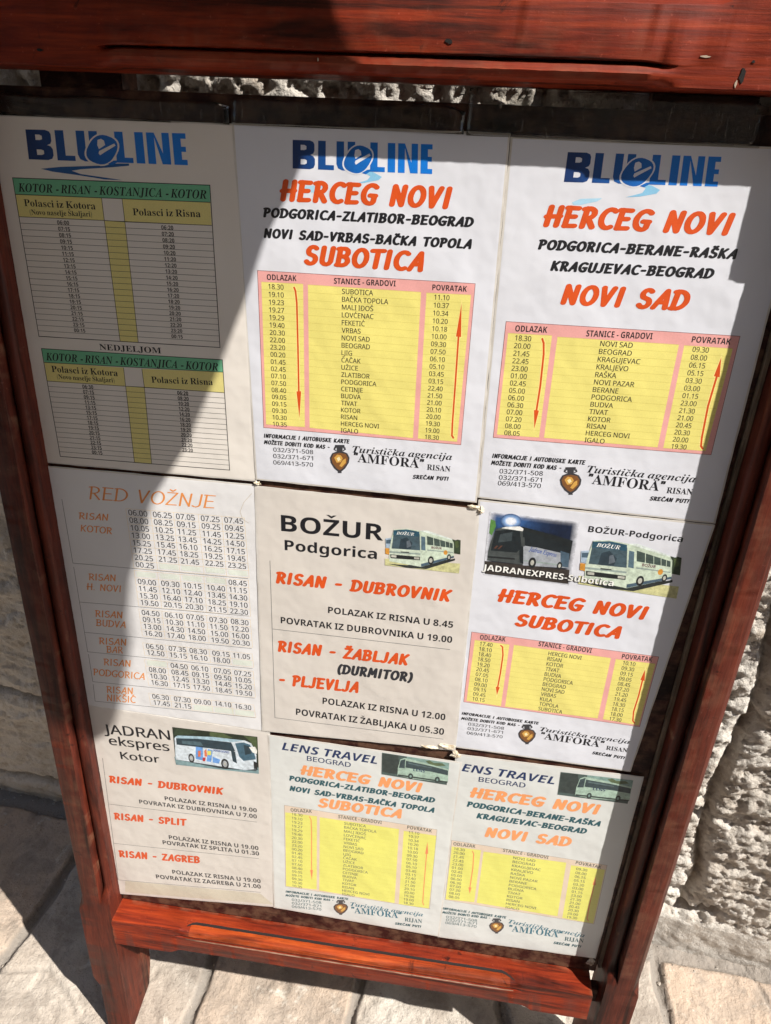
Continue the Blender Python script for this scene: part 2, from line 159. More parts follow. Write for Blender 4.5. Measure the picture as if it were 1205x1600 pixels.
'agency_notice': [('t','b','k',3,'INFORMACIJE I AUTOBUSKE KARTE',(92.4,80.2),(173.3,81.3),4.3),('t','b','k',3,'MOŽETE DOBITI KOD NAS -',(92.1,73.6),(153.7,74.3),4.4),('t','r','k',3,'032/371-508',(100.5,66.4),(138.5,67.7),4.2),('t','r','k',3,'032/371-671',(100.6,60.4),(138.5,61.5),4.2),('t','r','k',3,'069/413-570',(100.3,54.8),(138.4,55.7),4.3),('p','vd',4,[(157.0,77.7),(165.5,78.5),(166.2,77.2),(164.5,75.8),(164.8,72.6),(169.6,71.1),(172.4,67.2),(172.4,62.5),(169.9,56.9),(166.8,53.6),(167.2,52.2),(163.4,51.8),(163.3,53.2),(159.3,55.8),(155.2,60.8),(153.7,65.4),(155.3,69.7),(159.5,72.1),(158.8,75.3),(156.7,76.3)]),('p','vb',4.3,[(156.8,69.2),(162.4,71.0),(168.2,70.4),(171.0,66.5),(170.6,61.7),(167.5,56.6),(164.9,54.6),(161.7,56.1),(157.2,60.4),(155.3,65.0)]),('p','vo',4.6,[(157.8,65.8),(160.2,69.0),(163.7,68.7),(166.0,66.0),(164.7,62.3),(160.9,61.3)]),('p','vo',4.6,[(166.3,64.3),(168.9,66.3),(169.5,62.2),(166.3,57.7),(163.8,58.6)]),('p','vl',4.9,[(160.3,65.4),(162.4,67.4),(164.3,64.7),(162.2,62.7)]),('p','vd',4.2,[(158.8,72.0),(156.0,73.3),(156.3,75.6),(158.2,75.8),(158.4,74.7),(157.5,74.2),(157.6,73.5),(159.1,73.0)]),('p','vd',4.2,[(165.5,72.7),(167.8,74.4),(166.8,76.6),(164.9,76.5),(165.0,75.3),(166.0,75.1),(166.2,74.4),(164.8,73.5)]),('t','i','k',3,'Turistička agencija',(175.7,74.6),(268.0,73.9),6.4),('t','f','k',3,'“AMFORA”',(177.8,64.2),(243.8,63.0),9.2),('t','f','k',3,'RISAN',(246.2,61.8),(268.1,62.2),5.5),('t','b','k',3,'SREĆAN PUT!',(233.5,53.4),(267.2,53.8),4.2)]},'P4': {'heading': [('t','bo','o2',3,'RED VOŽNJE',(-293.9,0.2),(-163.6,3.4),14.4),('l','hr',2,0.5,[(-128.7,23.1),(-136.6,13.3),(-140.8,2.7),(-138.3,-5.2),(-132.7,-8.3)])],
'destination_name#238': [('t','bm','o2',3,'RISAN',(-307.8,-22.9),(-276.0,-21.6),7.7)],
'destination_name#303': [('t','bm','o2',3,'KOTOR',(-308.4,-36.9),(-274.7,-36.5),7.9)],
'destination_name#558': [('t','bm','o2',3,'RISAN',(-307.2,-93.9),(-276.6,-91.8),8.4)],
'destination_name#608': [('t','bm','o2',3,'H. NOVI',(-311.4,-106.1),(-272.7,-104.6),8.5)],
'destination_name#750': [('t','bm','o2',3,'RISAN',(-306.4,-139.5),(-274.7,-137.7),8.9)],
'destination_name#797': [('t','bm','o2',3,'BUDVA',(-307.6,-151.2),(-273.7,-149.9),9.0)],
'destination_name#893': [('t','bm','o2',3,'RISAN',(-306.8,-175.1),(-274.4,-172.9),9.2)],
'destination_name#937': [('t','bm','o2',3,'BAR',(-300.0,-185.4),(-280.5,-183.9),9.3)],
'destination_name#1003': [('t','bm','o2',3,'RISAN',(-305.0,-203.2),(-272.6,-201.1),9.5)],
'destination_name#1055': [('t','bm','o2',3,'PODGORICA',(-319.4,-219.0),(-259.2,-216.8),9.7)],
'destination_name#1147': [('t','bm','o2',3,'RISAN',(-306.6,-241.9),(-274.2,-239.7),9.9)],
'destination_name#1190': [('t','bm','o2',3,'NIKŠIĆ',(-308.1,-253.9),(-272.1,-251.7),10.1)],
'timetable': [('p','pg',0,[(-228.4,-64.5),(-208.2,-64.2),(-208.1,-70.0),(-228.4,-70.4)]),('p','pg',0,[(-205.2,-64.0),(-185.1,-63.7),(-184.9,-69.4),(-205.0,-69.8)]),('p','pg',0,[(-179.6,-63.2),(-159.7,-62.9),(-159.4,-68.6),(-179.4,-69.0)]),('p','pg',0,[(-156.1,-63.1),(-136.3,-62.8),(-136.0,-68.5),(-155.8,-68.9)]),('l','po',1,0.3,[(-257.2,-5.9),(-256.3,-73.1)]),('l','po',1,0.3,[(-231.8,-5.3),(-230.6,-72.1)]),('l','po',1,0.3,[(-208.3,-4.9),(-207.2,-71.5)]),('l','po',1,0.3,[(-183.1,-4.3),(-181.6,-70.7)]),('l','po',1,0.3,[(-159.4,-3.6),(-158.0,-70.6)]),('l','po',1,0.3,[(-136.8,-3.5),(-134.5,-70.2)]),('h','po',1,0.3,[(-256.8,-5.9),(-136.6,-3.4),(-255.9,-73.0),(-134.7,-70.2)],9),('p','pg',0,[(-254.0,-77.0),(-233.4,-76.6),(-233.4,-82.5),(-254.0,-82.9)]),('p','pg',0,[(-228.7,-76.2),(-208.3,-75.8),(-208.2,-81.7),(-228.6,-82.1)]),('p','pg',0,[(-204.9,-75.6),(-184.6,-75.2),(-184.4,-81.1),(-204.7,-81.5)]),('p','pg',0,[(-179.8,-75.1),(-159.7,-74.7),(-159.4,-80.5),(-179.6,-80.9)]),('l','po',1,0.3,[(-256.4,-76.0),(-256.1,-118.9)]),('l','po',1,0.3,[(-231.1,-75.3),(-230.7,-118.0)]),('l','po',1,0.3,[(-207.3,-74.7),(-207.1,-117.3)]),('l','po',1,0.3,[(-182.2,-74.2),(-181.8,-117.2)]),('l','po',1,0.3,[(-159.0,-73.8),(-158.8,-116.8)]),('l','po',1,0.3,[(-135.4,-73.4),(-134.7,-116.2)]),('h','po',1,0.3,[(-256.0,-76.0),(-135.1,-73.3),(-255.7,-118.8),(-135.0,-116.3)],6),('l','po',1,0.3,[(-256.5,-122.9),(-256.0,-157.6)]),('l','po',1,0.3,[(-231.1,-122.5),(-230.6,-157.1)]),('l','po',1,0.3,[(-207.6,-121.8),(-206.9,-156.3)]),('l','po',1,0.3,[(-182.5,-121.9),(-181.6,-156.3)]),('l','po',1,0.3,[(-159.4,-121.3),(-158.6,-155.9)]),('l','po',1,0.3,[(-135.2,-120.7),(-134.0,-155.2)]),('h','po',1,0.3,[(-256.1,-122.9),(-134.9,-120.6),(-255.5,-157.5),(-134.2,-155.3)],5),('p','pg',0,[(-156.7,-174.1),(-135.6,-173.4),(-135.2,-179.9),(-156.4,-180.6)]),('l','po',1,0.3,[(-256.8,-166.3),(-255.9,-182.9)]),('l','po',1,0.3,[(-231.1,-165.5),(-230.2,-182.3)]),('l','po',1,0.3,[(-207.7,-165.3),(-206.9,-182.1)]),('l','po',1,0.3,[(-182.4,-165.1),(-181.6,-181.8)]),('l','po',1,0.3,[(-159.6,-164.9),(-158.5,-181.8)]),('l','po',1,0.3,[(-134.8,-164.1),(-133.5,-181.0)]),('h','po',1,0.3,[(-256.3,-166.3),(-134.5,-163.8),(-255.5,-182.8),(-133.8,-181.3)],3),('p','pg',0,[(-254.4,-189.2),(-232.5,-188.4),(-232.4,-195.1),(-254.4,-195.9)]),('l','po',1,0.3,[(-257.1,-188.6),(-255.7,-224.0)]),('l','po',1,0.3,[(-231.1,-188.2),(-230.4,-223.7)]),('l','po',1,0.3,[(-207.7,-188.0),(-207.0,-223.1)]),('l','po',1,0.3,[(-182.3,-187.9),(-181.7,-223.0)]),('l','po',1,0.3,[(-159.4,-187.7),(-158.6,-223.0)]),('l','po',1,0.3,[(-134.3,-186.8),(-133.0,-222.0)]),('h','po',1,0.3,[(-256.7,-188.5),(-133.9,-186.8),(-255.3,-223.9),(-133.4,-222.1)],5),('p','pg',0,[(-205.1,-243.8),(-182.9,-242.8),(-182.6,-249.9),(-205.0,-250.9)]),('p','pg',0,[(-180.9,-243.3),(-158.8,-242.3),(-158.5,-249.4),(-180.7,-250.4)]),('p','pg',0,[(-157.6,-243.2),(-135.6,-242.2),(-135.2,-249.3),(-157.2,-250.3)]),('l','po',1,0.3,[(-257.0,-234.9),(-256.1,-252.2)]),('l','po',1,0.3,[(-231.8,-234.6),(-231.0,-252.2)]),('l','po',1,0.3,[(-208.2,-234.5),(-207.3,-252.1)]),('l','po',1,0.3,[(-184.3,-233.8),(-183.0,-251.6)]),('l','po',1,0.3,[(-161.3,-234.1),(-159.5,-251.4)]),('l','po',1,0.3,[(-135.5,-233.1),(-133.5,-250.3)]),('h','po',1,0.3,[(-256.6,-234.9),(-135.5,-232.9),(-255.6,-252.2),(-133.5,-250.5)],3),('l','g2',2,0.45,[(-323.2,-2.8),(-322.5,-75.1),(-135.7,-71.3)]),('l','g2',2,0.45,[(-322.3,-79.7),(-322.2,-187.2),(-135.1,-183.1)]),('l','g2',2,0.45,[(-322.1,-122.6),(-136.8,-116.2)]),('l','g2',2,0.45,[(-321.8,-161.3),(-135.2,-156.9)]),('l','g2',2,0.45,[(-321.8,-190.5),(-321.8,-228.2),(-134.3,-223.3)]),('l','g2',2,0.45,[(-321.9,-232.0),(-322.9,-256.2),(-134.2,-251.0)])],
'timetable_lettering': [('c','r','k2',3,['06.00','08.00','10.05','13.00','15.25','17.25','20.25','00.25'],(-245.2,-9.7),(-244.0,-68.4),5.88,'c',('06.25',19.5)),('c','r','k2',3,['06.25','08.25','10.25','13.25','15.45','17.45','21.25','-'],(-219.9,-9.1),(-218.6,-67.4),5.86,'c',('06.25',19.3)),('c','r','k2',3,['07.05','09.15','11.25','13.45','16.10','18.25','21.45','-'],(-196.4,-8.7),(-195.3,-66.9),5.84,'c',('06.25',19.1)),('c','r','k2',3,['07.25','09.25','11.45','14.25','16.25','19.25','22.25','-'],(-171.2,-8.1),(-169.8,-66.1),5.81,'c',('06.25',18.9)),('c','r','k2',3,['07.45','09.45','12.25','14.50','17.15','19.45','23.25','-'],(-147.6,-7.4),(-146.4,-65.9),5.79,'c',('06.25',18.8)),('c','r','k2',3,['-','09.00','11.45','15.30','19.50'],(-244.0,-79.9),(-243.5,-114.1),6.07,'c',('06.25',19.7)),('c','r','k2',3,['-','09.30','12.10','16.40','20.15'],(-218.8,-79.1),(-218.2,-113.2),6.05,'c',('06.25',19.5)),('c','r','k2',3,['-','10.15','12.40','17.10','20.30'],(-195.0,-78.5),(-194.8,-112.6),6.02,'c',('06.25',19.3)),('c','r','k2',3,['-','10.40','13.45','18.25','21.15'],(-169.9,-78.0),(-169.7,-112.4),6.0,'c',('06.25',19.2)),('c','r','k2',3,['08.45','11.15','14.30','19.10','22.30'],(-146.7,-77.6),(-146.8,-112.1),5.98,'c',('06.25',19.0)),('c','r','k2',3,['04.50','09.15','13.00','16.20'],(-243.8,-126.7),(-243.1,-152.7),6.14,'c',('06.25',19.6)),('c','r','k2',3,['06.10','10.30','14.30','17.40'],(-218.3,-126.3),(-218.0,-152.2),6.11,'c',('06.25',19.4)),('c','r','k2',3,['07.05','11.10','14.50','18.00'],(-194.9,-125.6),(-194.4,-151.5),6.09,'c',('06.25',19.2)),('c','r','k2',3,['07.30','11.50','15.00','19.50'],(-169.8,-125.7),(-169.2,-151.5),6.07,'c',('06.25',19.1)),('c','r','k2',3,['08.30','12.20','16.00','20.30'],(-146.7,-125.0),(-146.4,-151.1),6.05,'c',('06.25',18.9)),('c','r','k2',3,['06.50','12.50'],(-243.5,-169.9),(-243.0,-178.2),6.25,'c',('06.25',19.6)),('c','r','k2',3,['07.35','15.15'],(-217.9,-169.1),(-217.5,-177.6),6.23,'c',('06.25',19.4)),('c','r','k2',3,['08.30','16.10'],(-194.6,-168.9),(-194.3,-177.4),6.21,'c',('06.25',19.3)),('c','r','k2',3,['09.15','18.00'],(-169.3,-168.6),(-169.1,-177.1),6.19,'c',('06.25',19.1)),('c','r','k2',3,['11.05','-'],(-146.5,-168.4),(-146.2,-177.1),6.17,'c',('06.25',19.0)),('c','r','k2',3,['-','08.00','10.30','16.30'],(-243.8,-192.3),(-242.5,-218.8),6.34,'c',('06.25',19.4)),('c','r','k2',3,['04.50','08.45','12.45','17.15'],(-217.8,-192.0),(-217.3,-218.5),6.32,'c',('06.25',19.2)),('c','r','k2',3,['06.10','09.15','13.30','17.50'],(-194.4,-191.7),(-194.1,-218.0),6.3,'c',('06.25',19.1)),('c','r','k2',3,['07.05','09.50','14.45','18.45'],(-169.1,-191.6),(-169.0,-217.9),6.28,'c',('06.25',18.9)),('c','r','k2',3,['07.25','10.05','15.20','19.50'],(-146.2,-191.4),(-146.0,-217.9),6.26,'c',('06.25',18.8)),('c','r','k2',3,['06.30','17.45'],(-243.3,-238.5),(-242.7,-247.2),6.47,'c',('06.25',19.4)),('c','r','k2',3,['07.30','21.15'],(-218.0,-238.2),(-217.9,-247.1),6.45,'c',('06.25',19.3)),('c','r','k2',3,['09.00','-'],(-194.5,-238.1),(-194.2,-247.0),6.43,'c',('06.25',19.1)),('c','r','k2',3,['14.10','-'],(-170.7,-237.4),(-170.1,-246.5),6.41,'c',('06.25',19.0)),('c','r','k2',3,['16.30','-'],(-147.7,-237.6),(-146.7,-246.4),6.39,'c',('06.25',18.8))]},'P5': {'heading': [('t','s','k',3,'BOŽUR',(-100.3,-13.2),(-0.8,-12.8),17.2),('t','s','k',3,'Podgorica',(-97.1,-33.8),(-6.0,-33.5),11.2)],
'bus_photograph': [('p','gd',5,[(2.0,-31.7),(74.1,-29.1),(74.0,-39.9),(2.3,-39.1)]),('p','tr',5.35,[(64.1,-3.8),(67.9,-4.7),(69.2,-3.7),(72.4,-4.2),(73.4,-19.2),(66.3,-18.7)]),('p','tr2',5.699999999999999,[(67.0,-6.0),(70.1,-5.3),(71.4,-11.4),(68.6,-12.8)]),('p','bw',6.049999999999999,[(1.5,-10.0),(7.7,-8.5),(7.1,-19.7),(2.2,-19.7)]),('p','bd2',6.399999999999999,[(2.2,-11.4),(7.0,-10.4),(6.9,-14.9),(2.3,-15.4)]),('p','ora',6.749999999999998,[(1.8,-20.3),(6.4,-20.5),(5.9,-26.9),(2.1,-26.5)]),('p','sh',7.099999999999998,[(4.1,-37.1),(23.2,-36.6),(64.1,-25.8),(68.8,-24.0),(69.0,-26.1),(42.4,-38.7),(23.4,-39.4)]),('p','bb',7.4499999999999975,[(9.1,0.5),(20.9,2.6),(33.6,1.7),(35.2,-5.0),(37.4,-36.9),(6.3,-34.2),(5.7,-21.4),(7.0,-10.2)]),('p','ws',7.799999999999997,[(8.9,-2.3),(33.5,-1.8),(35.2,-19.1),(7.9,-20.1)]),('p','ws2',8.149999999999997,[(16.0,-9.2),(21.5,-6.5),(27.4,-12.1),(26.0,-18.7),(14.7,-19.5)]),('p','ws3',8.499999999999996,[(21.7,-10.7),(24.5,-9.3),(26.7,-15.4),(22.2,-18.0)]),('p','hd',8.849999999999996,[(8.8,-0.4),(21.0,1.8),(33.0,0.6),(33.7,-4.5),(8.5,-5.6)]),('p','bl2',9.199999999999996,[(5.7,-23.1),(35.6,-22.2),(35.7,-23.9),(5.8,-24.8)]),('p','dk',9.549999999999995,[(6.7,-26.4),(35.5,-26.1),(35.7,-29.7),(7.3,-30.7)]),('p','gl',9.899999999999995,[(7.9,-27.1),(12.8,-27.0),(12.9,-29.4),(8.0,-29.5)]),('p','gl',10.249999999999995,[(29.9,-27.0),(34.8,-26.8),(34.9,-29.0),(30.0,-29.1)]),('p','dk',10.599999999999994,[(16.7,-22.3),(24.7,-22.0),(24.7,-23.1),(16.8,-23.3)]),('p','bs',10.949999999999994,[(33.6,1.7),(40.5,2.3),(64.1,-4.3),(66.2,-7.4),(67.8,-23.2),(37.4,-36.9)]),('p','rf',11.299999999999994,[(33.6,1.7),(40.4,2.7),(64.1,-3.6),(64.9,-5.0),(40.6,0.2)]),('p','wn',11.649999999999993,[(40.5,-3.1),(65.2,-8.3),(65.8,-13.3),(41.5,-12.2)]),('p','bs',11.999999999999993,[(46.5,-4.3),(47.1,-4.5),(48.1,-12.6),(47.5,-12.6)]),('p','bs',12.349999999999993,[(52.8,-5.7),(53.1,-5.9),(54.1,-12.9),(53.7,-13.0)]),('p','bs',12.699999999999992,[(58.0,-6.8),(58.4,-7.0),(59.3,-13.2),(58.9,-13.2)]),('p','bs',13.049999999999992,[(62.0,-7.6),(62.4,-7.8),(63.0,-13.2),(62.7,-13.2)]),('p','dr',13.399999999999991,[(35.1,-3.9),(38.9,-4.4),(40.3,-18.7),(36.1,-18.4)]),('p','bl2',13.749999999999991,[(41.9,-17.3),(66.4,-17.4),(66.4,-18.3),(42.0,-18.5)]),('p','bd2',14.09999999999999,[(37.1,-33.5),(67.6,-21.3),(67.8,-23.2),(37.4,-36.7)]),('e','dk',14.44999999999999,(46.1,-28.7),2.8,4.5,0),('e','gl',14.749999999999991,(46.1,-28.7),1.6,2.5,0),('e','dk',14.44999999999999,(63.0,-23.4),1.9,3.4,0),('e','gl',14.749999999999991,(63.0,-23.4),1.0,1.9,0),('e','ora',14.44999999999999,(59.4,-18.7),1.9,2.5,0),('t','i','wh',15.04999999999999,'BOŽUR',(11.6,-4.5),(28.4,-4.1),3.1),('t','s','mr',15.04999999999999,'BOŽUR',(45.7,-15.8),(55.4,-15.9),2.3)],
'ruled_lines': [('l','g2',2,0.5,[(-112.3,-47.6),(-111.5,-246.6),(75.3,-247.1)]),('l','g2',2,0.5,[(-111.5,-128.5),(72.8,-129.0)])],
'connection': [('t','b','or',3,'RISAN - DUBROVNIK',(-106.8,-73.0),(69.6,-73.2),14.4),('t','s','k',3,'POLAZAK IZ RISNA U 8.45',(-53.2,-101.2),(73.5,-102.7),7.5),('t','s','k',3,'POVRATAK IZ DUBROVNIKA U 19.00',(-102.6,-120.1),(74.1,-120.7),7.7)],
'connection#2': [('t','b','or',3,'RISAN - ŽABLJAK',(-106.4,-156.7),(32.9,-155.2),14.9),('t','b','k2',3,'(DURMITOR)',(-42.4,-176.2),(37.7,-176.0),13.2),('t','b','or',3,'- PLJEVLJA',(-105.7,-200.4),(-19.0,-198.8),15.7),('t','s','k',3,'POLAZAK IZ RISNA U 12.00',(-58.0,-218.7),(75.3,-220.8),8.5),('t','s','k',3,'POVRATAK IZ ŽABLJAKA U 05.30',(-87.6,-238.6),(75.5,-241.2),8.8)]},'P6': {'night_bus_photograph': [('fade',[(96.1,28.0),(177.6,26.3),(179.0,-40.8),(97.0,-38.4)],
'nv'),('p','ng',6,[(97.8,20.5),(102.0,19.3),(103.4,13.8),(100.4,4.1),(97.9,6.2)]),('p','tk',6.35,[(126.4,16.2),(157.6,10.5),(174.3,6.6),(174.4,-13.3),(129.9,-3.1)]),('p','rd',6.699999999999999,[(96.9,-23.5),(176.0,-23.9),(177.3,-39.0),(98.3,-37.3)]),('p','nb',7.049999999999999,[(103.5,11.0),(110.4,14.0),(124.8,16.1),(128.1,12.3),(132.7,-23.5),(99.1,-22.6),(98.9,-13.0),(100.0,-4.1)]),('p','nw',7.399999999999999,[(103.1,9.1),(125.1,13.8),(128.5,-6.8),(125.3,-11.4),(101.3,-11.8)]),('p','nw2',7.749999999999998,[(108.2,6.2),(119.1,9.7),(119.2,0.4),(107.1,-2.6)]),('p','wh',8.099999999999998,[(124.8,16.1),(128.3,14.2),(128.6,11.4),(108.5,12.5),(112.4,14.3)]),('p','dk',8.449999999999998,[(99.0,-17.8),(124.4,-17.2),(124.6,-19.1),(99.2,-19.7)]),('p','nst',8.799999999999997,[(103.7,-9.1),(106.1,-6.0),(107.7,-6.1),(105.6,-9.4)]),('p','nst',9.149999999999997,[(107.3,-9.4),(110.1,-5.5),(111.8,-5.6),(108.9,-9.5)]),('p','ns',9.499999999999996,[(129.8,-0.7),(142.9,-0.9),(173.2,-5.9),(174.7,-22.3),(132.8,-24.2)]),('p','nw',9.849999999999996,[(128.1,12.3),(156.3,5.3),(172.4,-0.6),(173.6,-8.2),(143.3,-3.9),(130.1,-3.3)]),('p','nw',10.199999999999996,[(125.3,5.7),(129.4,5.5),(133.0,-22.5),(129.5,-21.4)]),('p','nb',10.549999999999995,[(126.9,5.7),(130.7,5.2),(131.9,-4.0),(129.0,-4.4)]),('p','bl2',10.899999999999995,[(132.8,-18.2),(174.3,-19.3),(174.5,-20.5),(133.0,-19.6)]),('p','bd2',11.249999999999995,[(164.9,-5.0),(173.4,-6.8),(174.6,-21.6),(167.4,-21.3)]),('e','dk',11.599999999999994,(141.0,-20.3),3.5,5.7,0),('e','gl',11.899999999999995,(141.0,-20.3),1.7,2.9,0),('e','dk',11.599999999999994,(166.3,-20.7),2.4,4.3,0),('e','gl',11.899999999999995,(166.3,-20.7),1.2,2.1,0),('glow',(116.3,20.4),9.5),('t','i','bl3',11.999999999999995,'Jadran Express',(136.1,-8.3),(161.9,-11.9),4.6)],
'bus_photograph': [('p','gd',5,[(185.4,-29.1),(276.6,-29.6),(277.2,-42.6),(186.2,-37.9)]),('p','tr',5.35,[(262.1,1.1),(266.9,-0.1),(268.6,1.0),(272.6,0.3),(275.0,-17.7),(265.9,-16.8)]),('p','tr2',5.699999999999999,[(266.0,-1.6),(269.8,-0.9),(271.9,-8.2),(268.4,-9.7)]),('p','bw',6.049999999999999,[(183.5,-3.0),(191.2,-1.5),(191.2,-15.0),(184.9,-14.6)]),('p','bd2',6.399999999999999,[(184.4,-4.7),(190.5,-3.8),(190.5,-9.1),(184.9,-9.5)]),('p','ora',6.749999999999998,[(184.5,-15.4),(190.3,-15.8),(190.1,-23.5),(185.2,-22.8)]),('p','sh',7.099999999999998,[(188.4,-35.7),(212.7,-36.0),(263.7,-25.1),(269.5,-23.2),(269.9,-25.7),(237.1,-39.5),(213.0,-39.4)]),('p','bb',7.4499999999999975,[(192.4,9.1),(207.2,11.0),(223.3,9.3),(225.7,1.2),(230.6,-37.1),(191.0,-32.3),(189.4,-16.9),(190.5,-3.6)]),('p','ws',7.799999999999997,[(192.3,5.8),(223.4,5.1),(226.7,-15.6),(192.2,-15.4)]),('p','ws2',8.149999999999997,[(201.7,-2.8),(208.5,0.1),(216.4,-6.9),(214.9,-14.6),(200.7,-15.1)]),('p','ws3',8.499999999999996,[(209.1,-4.9),(212.4,-3.4),(215.7,-10.8),(210.1,-13.7)]),('p','hd',8.849999999999996,[(192.1,8.0),(207.4,10.0),(222.6,8.0),(223.8,1.9),(192.0,1.8)]),('p','bl2',9.199999999999996,[(189.6,-18.9),(227.4,-19.4),(227.7,-21.4),(189.8,-21.0)]),('p','dk',9.549999999999995,[(191.0,-23.0),(227.5,-24.0),(228.0,-28.4),(192.0,-28.1)]),('p','gl',9.899999999999995,[(192.6,-23.9),(198.8,-24.0),(199.1,-26.8),(192.8,-26.7)]),('p','gl',10.249999999999995,[(220.4,-24.8),(226.7,-24.9),(227.0,-27.4),(220.8,-27.4)]),('p','dk',10.599999999999994,[(203.5,-18.5),(213.5,-18.6),(213.7,-19.8),(203.6,-19.8)]),('p','bs',10.949999999999994,[(223.3,9.3),(231.9,9.6),(262.2,0.6),(265.1,-3.2),(268.2,-22.2),(230.6,-37.1)]),('p','rf',11.299999999999994,[(223.3,9.3),(231.8,10.1),(262.1,1.4),(263.2,-0.3),(232.2,7.1)]),('p','wn',11.649999999999993,[(232.3,3.2),(263.8,-4.3),(264.9,-10.2),(234.2,-7.8)]),('p','bs',11.999999999999993,[(240.0,1.4),(240.7,1.2),(242.5,-8.5),(241.8,-8.5)]),('p','bs',12.349999999999993,[(247.9,-0.6),(248.4,-0.8),(250.1,-9.2),(249.6,-9.2)]),('p','bs',12.699999999999992,[(254.7,-2.1),(255.2,-2.3),(256.7,-9.8),(256.2,-9.8)]),('p','bs',13.049999999999992,[(259.7,-3.3),(260.2,-3.5),(261.4,-10.0),(260.9,-10.0)]),('p','dr',13.399999999999991,[(225.6,2.5),(230.3,1.8),(233.0,-15.4),(227.8,-14.8)]),('p','bl2',13.749999999999991,[(235.0,-13.8),(265.9,-15.2),(266.1,-16.2),(235.2,-15.3)]),('p','bd2',14.09999999999999,[(230.1,-32.9),(267.8,-19.9),(268.2,-22.2),(230.5,-36.8)]),('e','dk',14.44999999999999,(241.1,-27.7),3.5,5.4,0),('e','gl',14.749999999999991,(241.1,-27.7),1.9,3.0,0),('e','dk',14.44999999999999,(262.0,-22.1),2.3,4.1,0),('e','gl',14.749999999999991,(262.0,-22.1),1.3,2.3,0),('e','ora',14.44999999999999,(257.2,-16.3),2.3,3.1,0),('t','i','wh',15.04999999999999,'BOŽUR',(195.9,3.1),(217.1,2.7),3.9),('t','s','mr',15.04999999999999,'BOŽUR',(239.7,-12.2),(252.0,-12.9),3.0)],
'heading': [('t','so','k',46,'JADRANEXPRES-Subotica',(95.8,-33.6),(218.1,-36.5),6.5),('t','s','wh',50,'JADRANEXPRES-Subotica',(95.8,-33.4),(218.1,-36.2),6.5),('t','s','k',3,'BOŽUR-Podgorica',(186.1,17.1),(269.7,16.1),6.0),('t','b','or',3,'HERCEG NOVI',(113.3,-67.0),(255.0,-70.1),15.8),('t','b','or',3,'SUBOTICA',(133.0,-92.6),(234.5,-94.7),15.3)],
'timetable': [('p','pk',0,[(92.5,-105.1),(275.0,-109.7),(273.9,-198.0),(92.7,-193.5)]),('l','bd',2,0.35,[(92.5,-105.1),(275.0,-109.7),(273.9,-198.0),(92.7,-193.5),(92.5,-105.1)]),('p','ye',1,[(96.5,-114.3),(131.1,-115.2),(131.6,-193.1),(95.5,-191.7)]),('h','yl',1.7,0.22,[(96.5,-114.3),(131.1,-115.2),(95.5,-191.7),(131.6,-193.1)],13),('p','ye',1,[(135.5,-115.0),(230.7,-117.6),(230.8,-193.7),(135.8,-193.0)]),('h','yl',1.7,0.22,[(135.5,-115.0),(230.7,-117.6),(135.8,-193.0),(230.8,-193.7)],13),('p','ye',1,[(235.5,-118.2),(273.5,-118.4),(272.5,-196.1),(236.1,-193.9)]),('h','yl',1.7,0.22,[(235.5,-118.2),(273.5,-118.4),(236.1,-193.9),(272.5,-196.1)],13)],
'timetable_lettering': [('t','s','k2',3,'ODLAZAK',(101.4,-112.9),(126.7,-112.1),5.7),('t','s','k2',3,'STANICE - GRADOVI',(159.1,-113.0),(211.0,-114.3),5.7),('t','s','k2',3,'POVRATAK',(240.7,-116.7),(269.6,-116.5),5.7),('c','m','k2',3,['17.40','18.10','18.40','18.50','19.20','20.45','07.05','08.10','09.00','09.15','09.45','10.15'],(108.3,-118.0),(107.8,-188.0),4.52,'c',('18.30',12.7)),('c','m','k2',3,['HERCEG NOVI','RISAN','KOTOR','TIVAT','BUDVA','PODGORICA','BEOGRAD','NOVI SAD','VRBAS','KULA','TOPOLA','SUBOTICA'],(170.2,-120.3),(169.8,-190.2),4.5,'l',('PODGORICA',29.4)),('c','m','k2',3,['10.10','09.30','09.15','09.05','08.45','07.20','21.20','19.45','18.30','18.15','18.00','17.30'],(249.0,-121.6),(248.4,-192.2),4.46,'c',('18.30',12.1))],
'direction_arrow#5': [('l','hl',2,2.8499999999999996,[(122.7,-117.3),(124.7,-119.0),(126.2,-128.6),(126.2,-151.3),(125.5,-169.0)]),('l','or',3,1.5,[(122.7,-117.3),(124.7,-119.0),(126.2,-128.6),(126.2,-151.3),(125.5,-169.0)]),('p','hl',2.4,[(122.7,-168.2),(125.9,-183.9),(128.3,-168.1)]),('p','or',3.4,[(123.5,-169.0),(125.8,-179.7),(127.6,-168.9)])],
'direction_arrow#6': [('l','hl',2,2.8499999999999996,[(268.0,-194.1),(265.7,-191.3),(264.3,-179.6),(265.3,-158.8),(265.3,-139.8)]),('l','or',3,1.5,[(268.0,-194.1),(265.7,-191.3),(264.3,-179.6),(265.3,-158.8),(265.3,-139.8)]),('p','hl',2.4,[(268.2,-141.0),(265.1,-122.3),(262.4,-140.2)]),('p','or',3.4,[(267.5,-140.1),(265.2,-126.5),(263.2,-139.5)])],
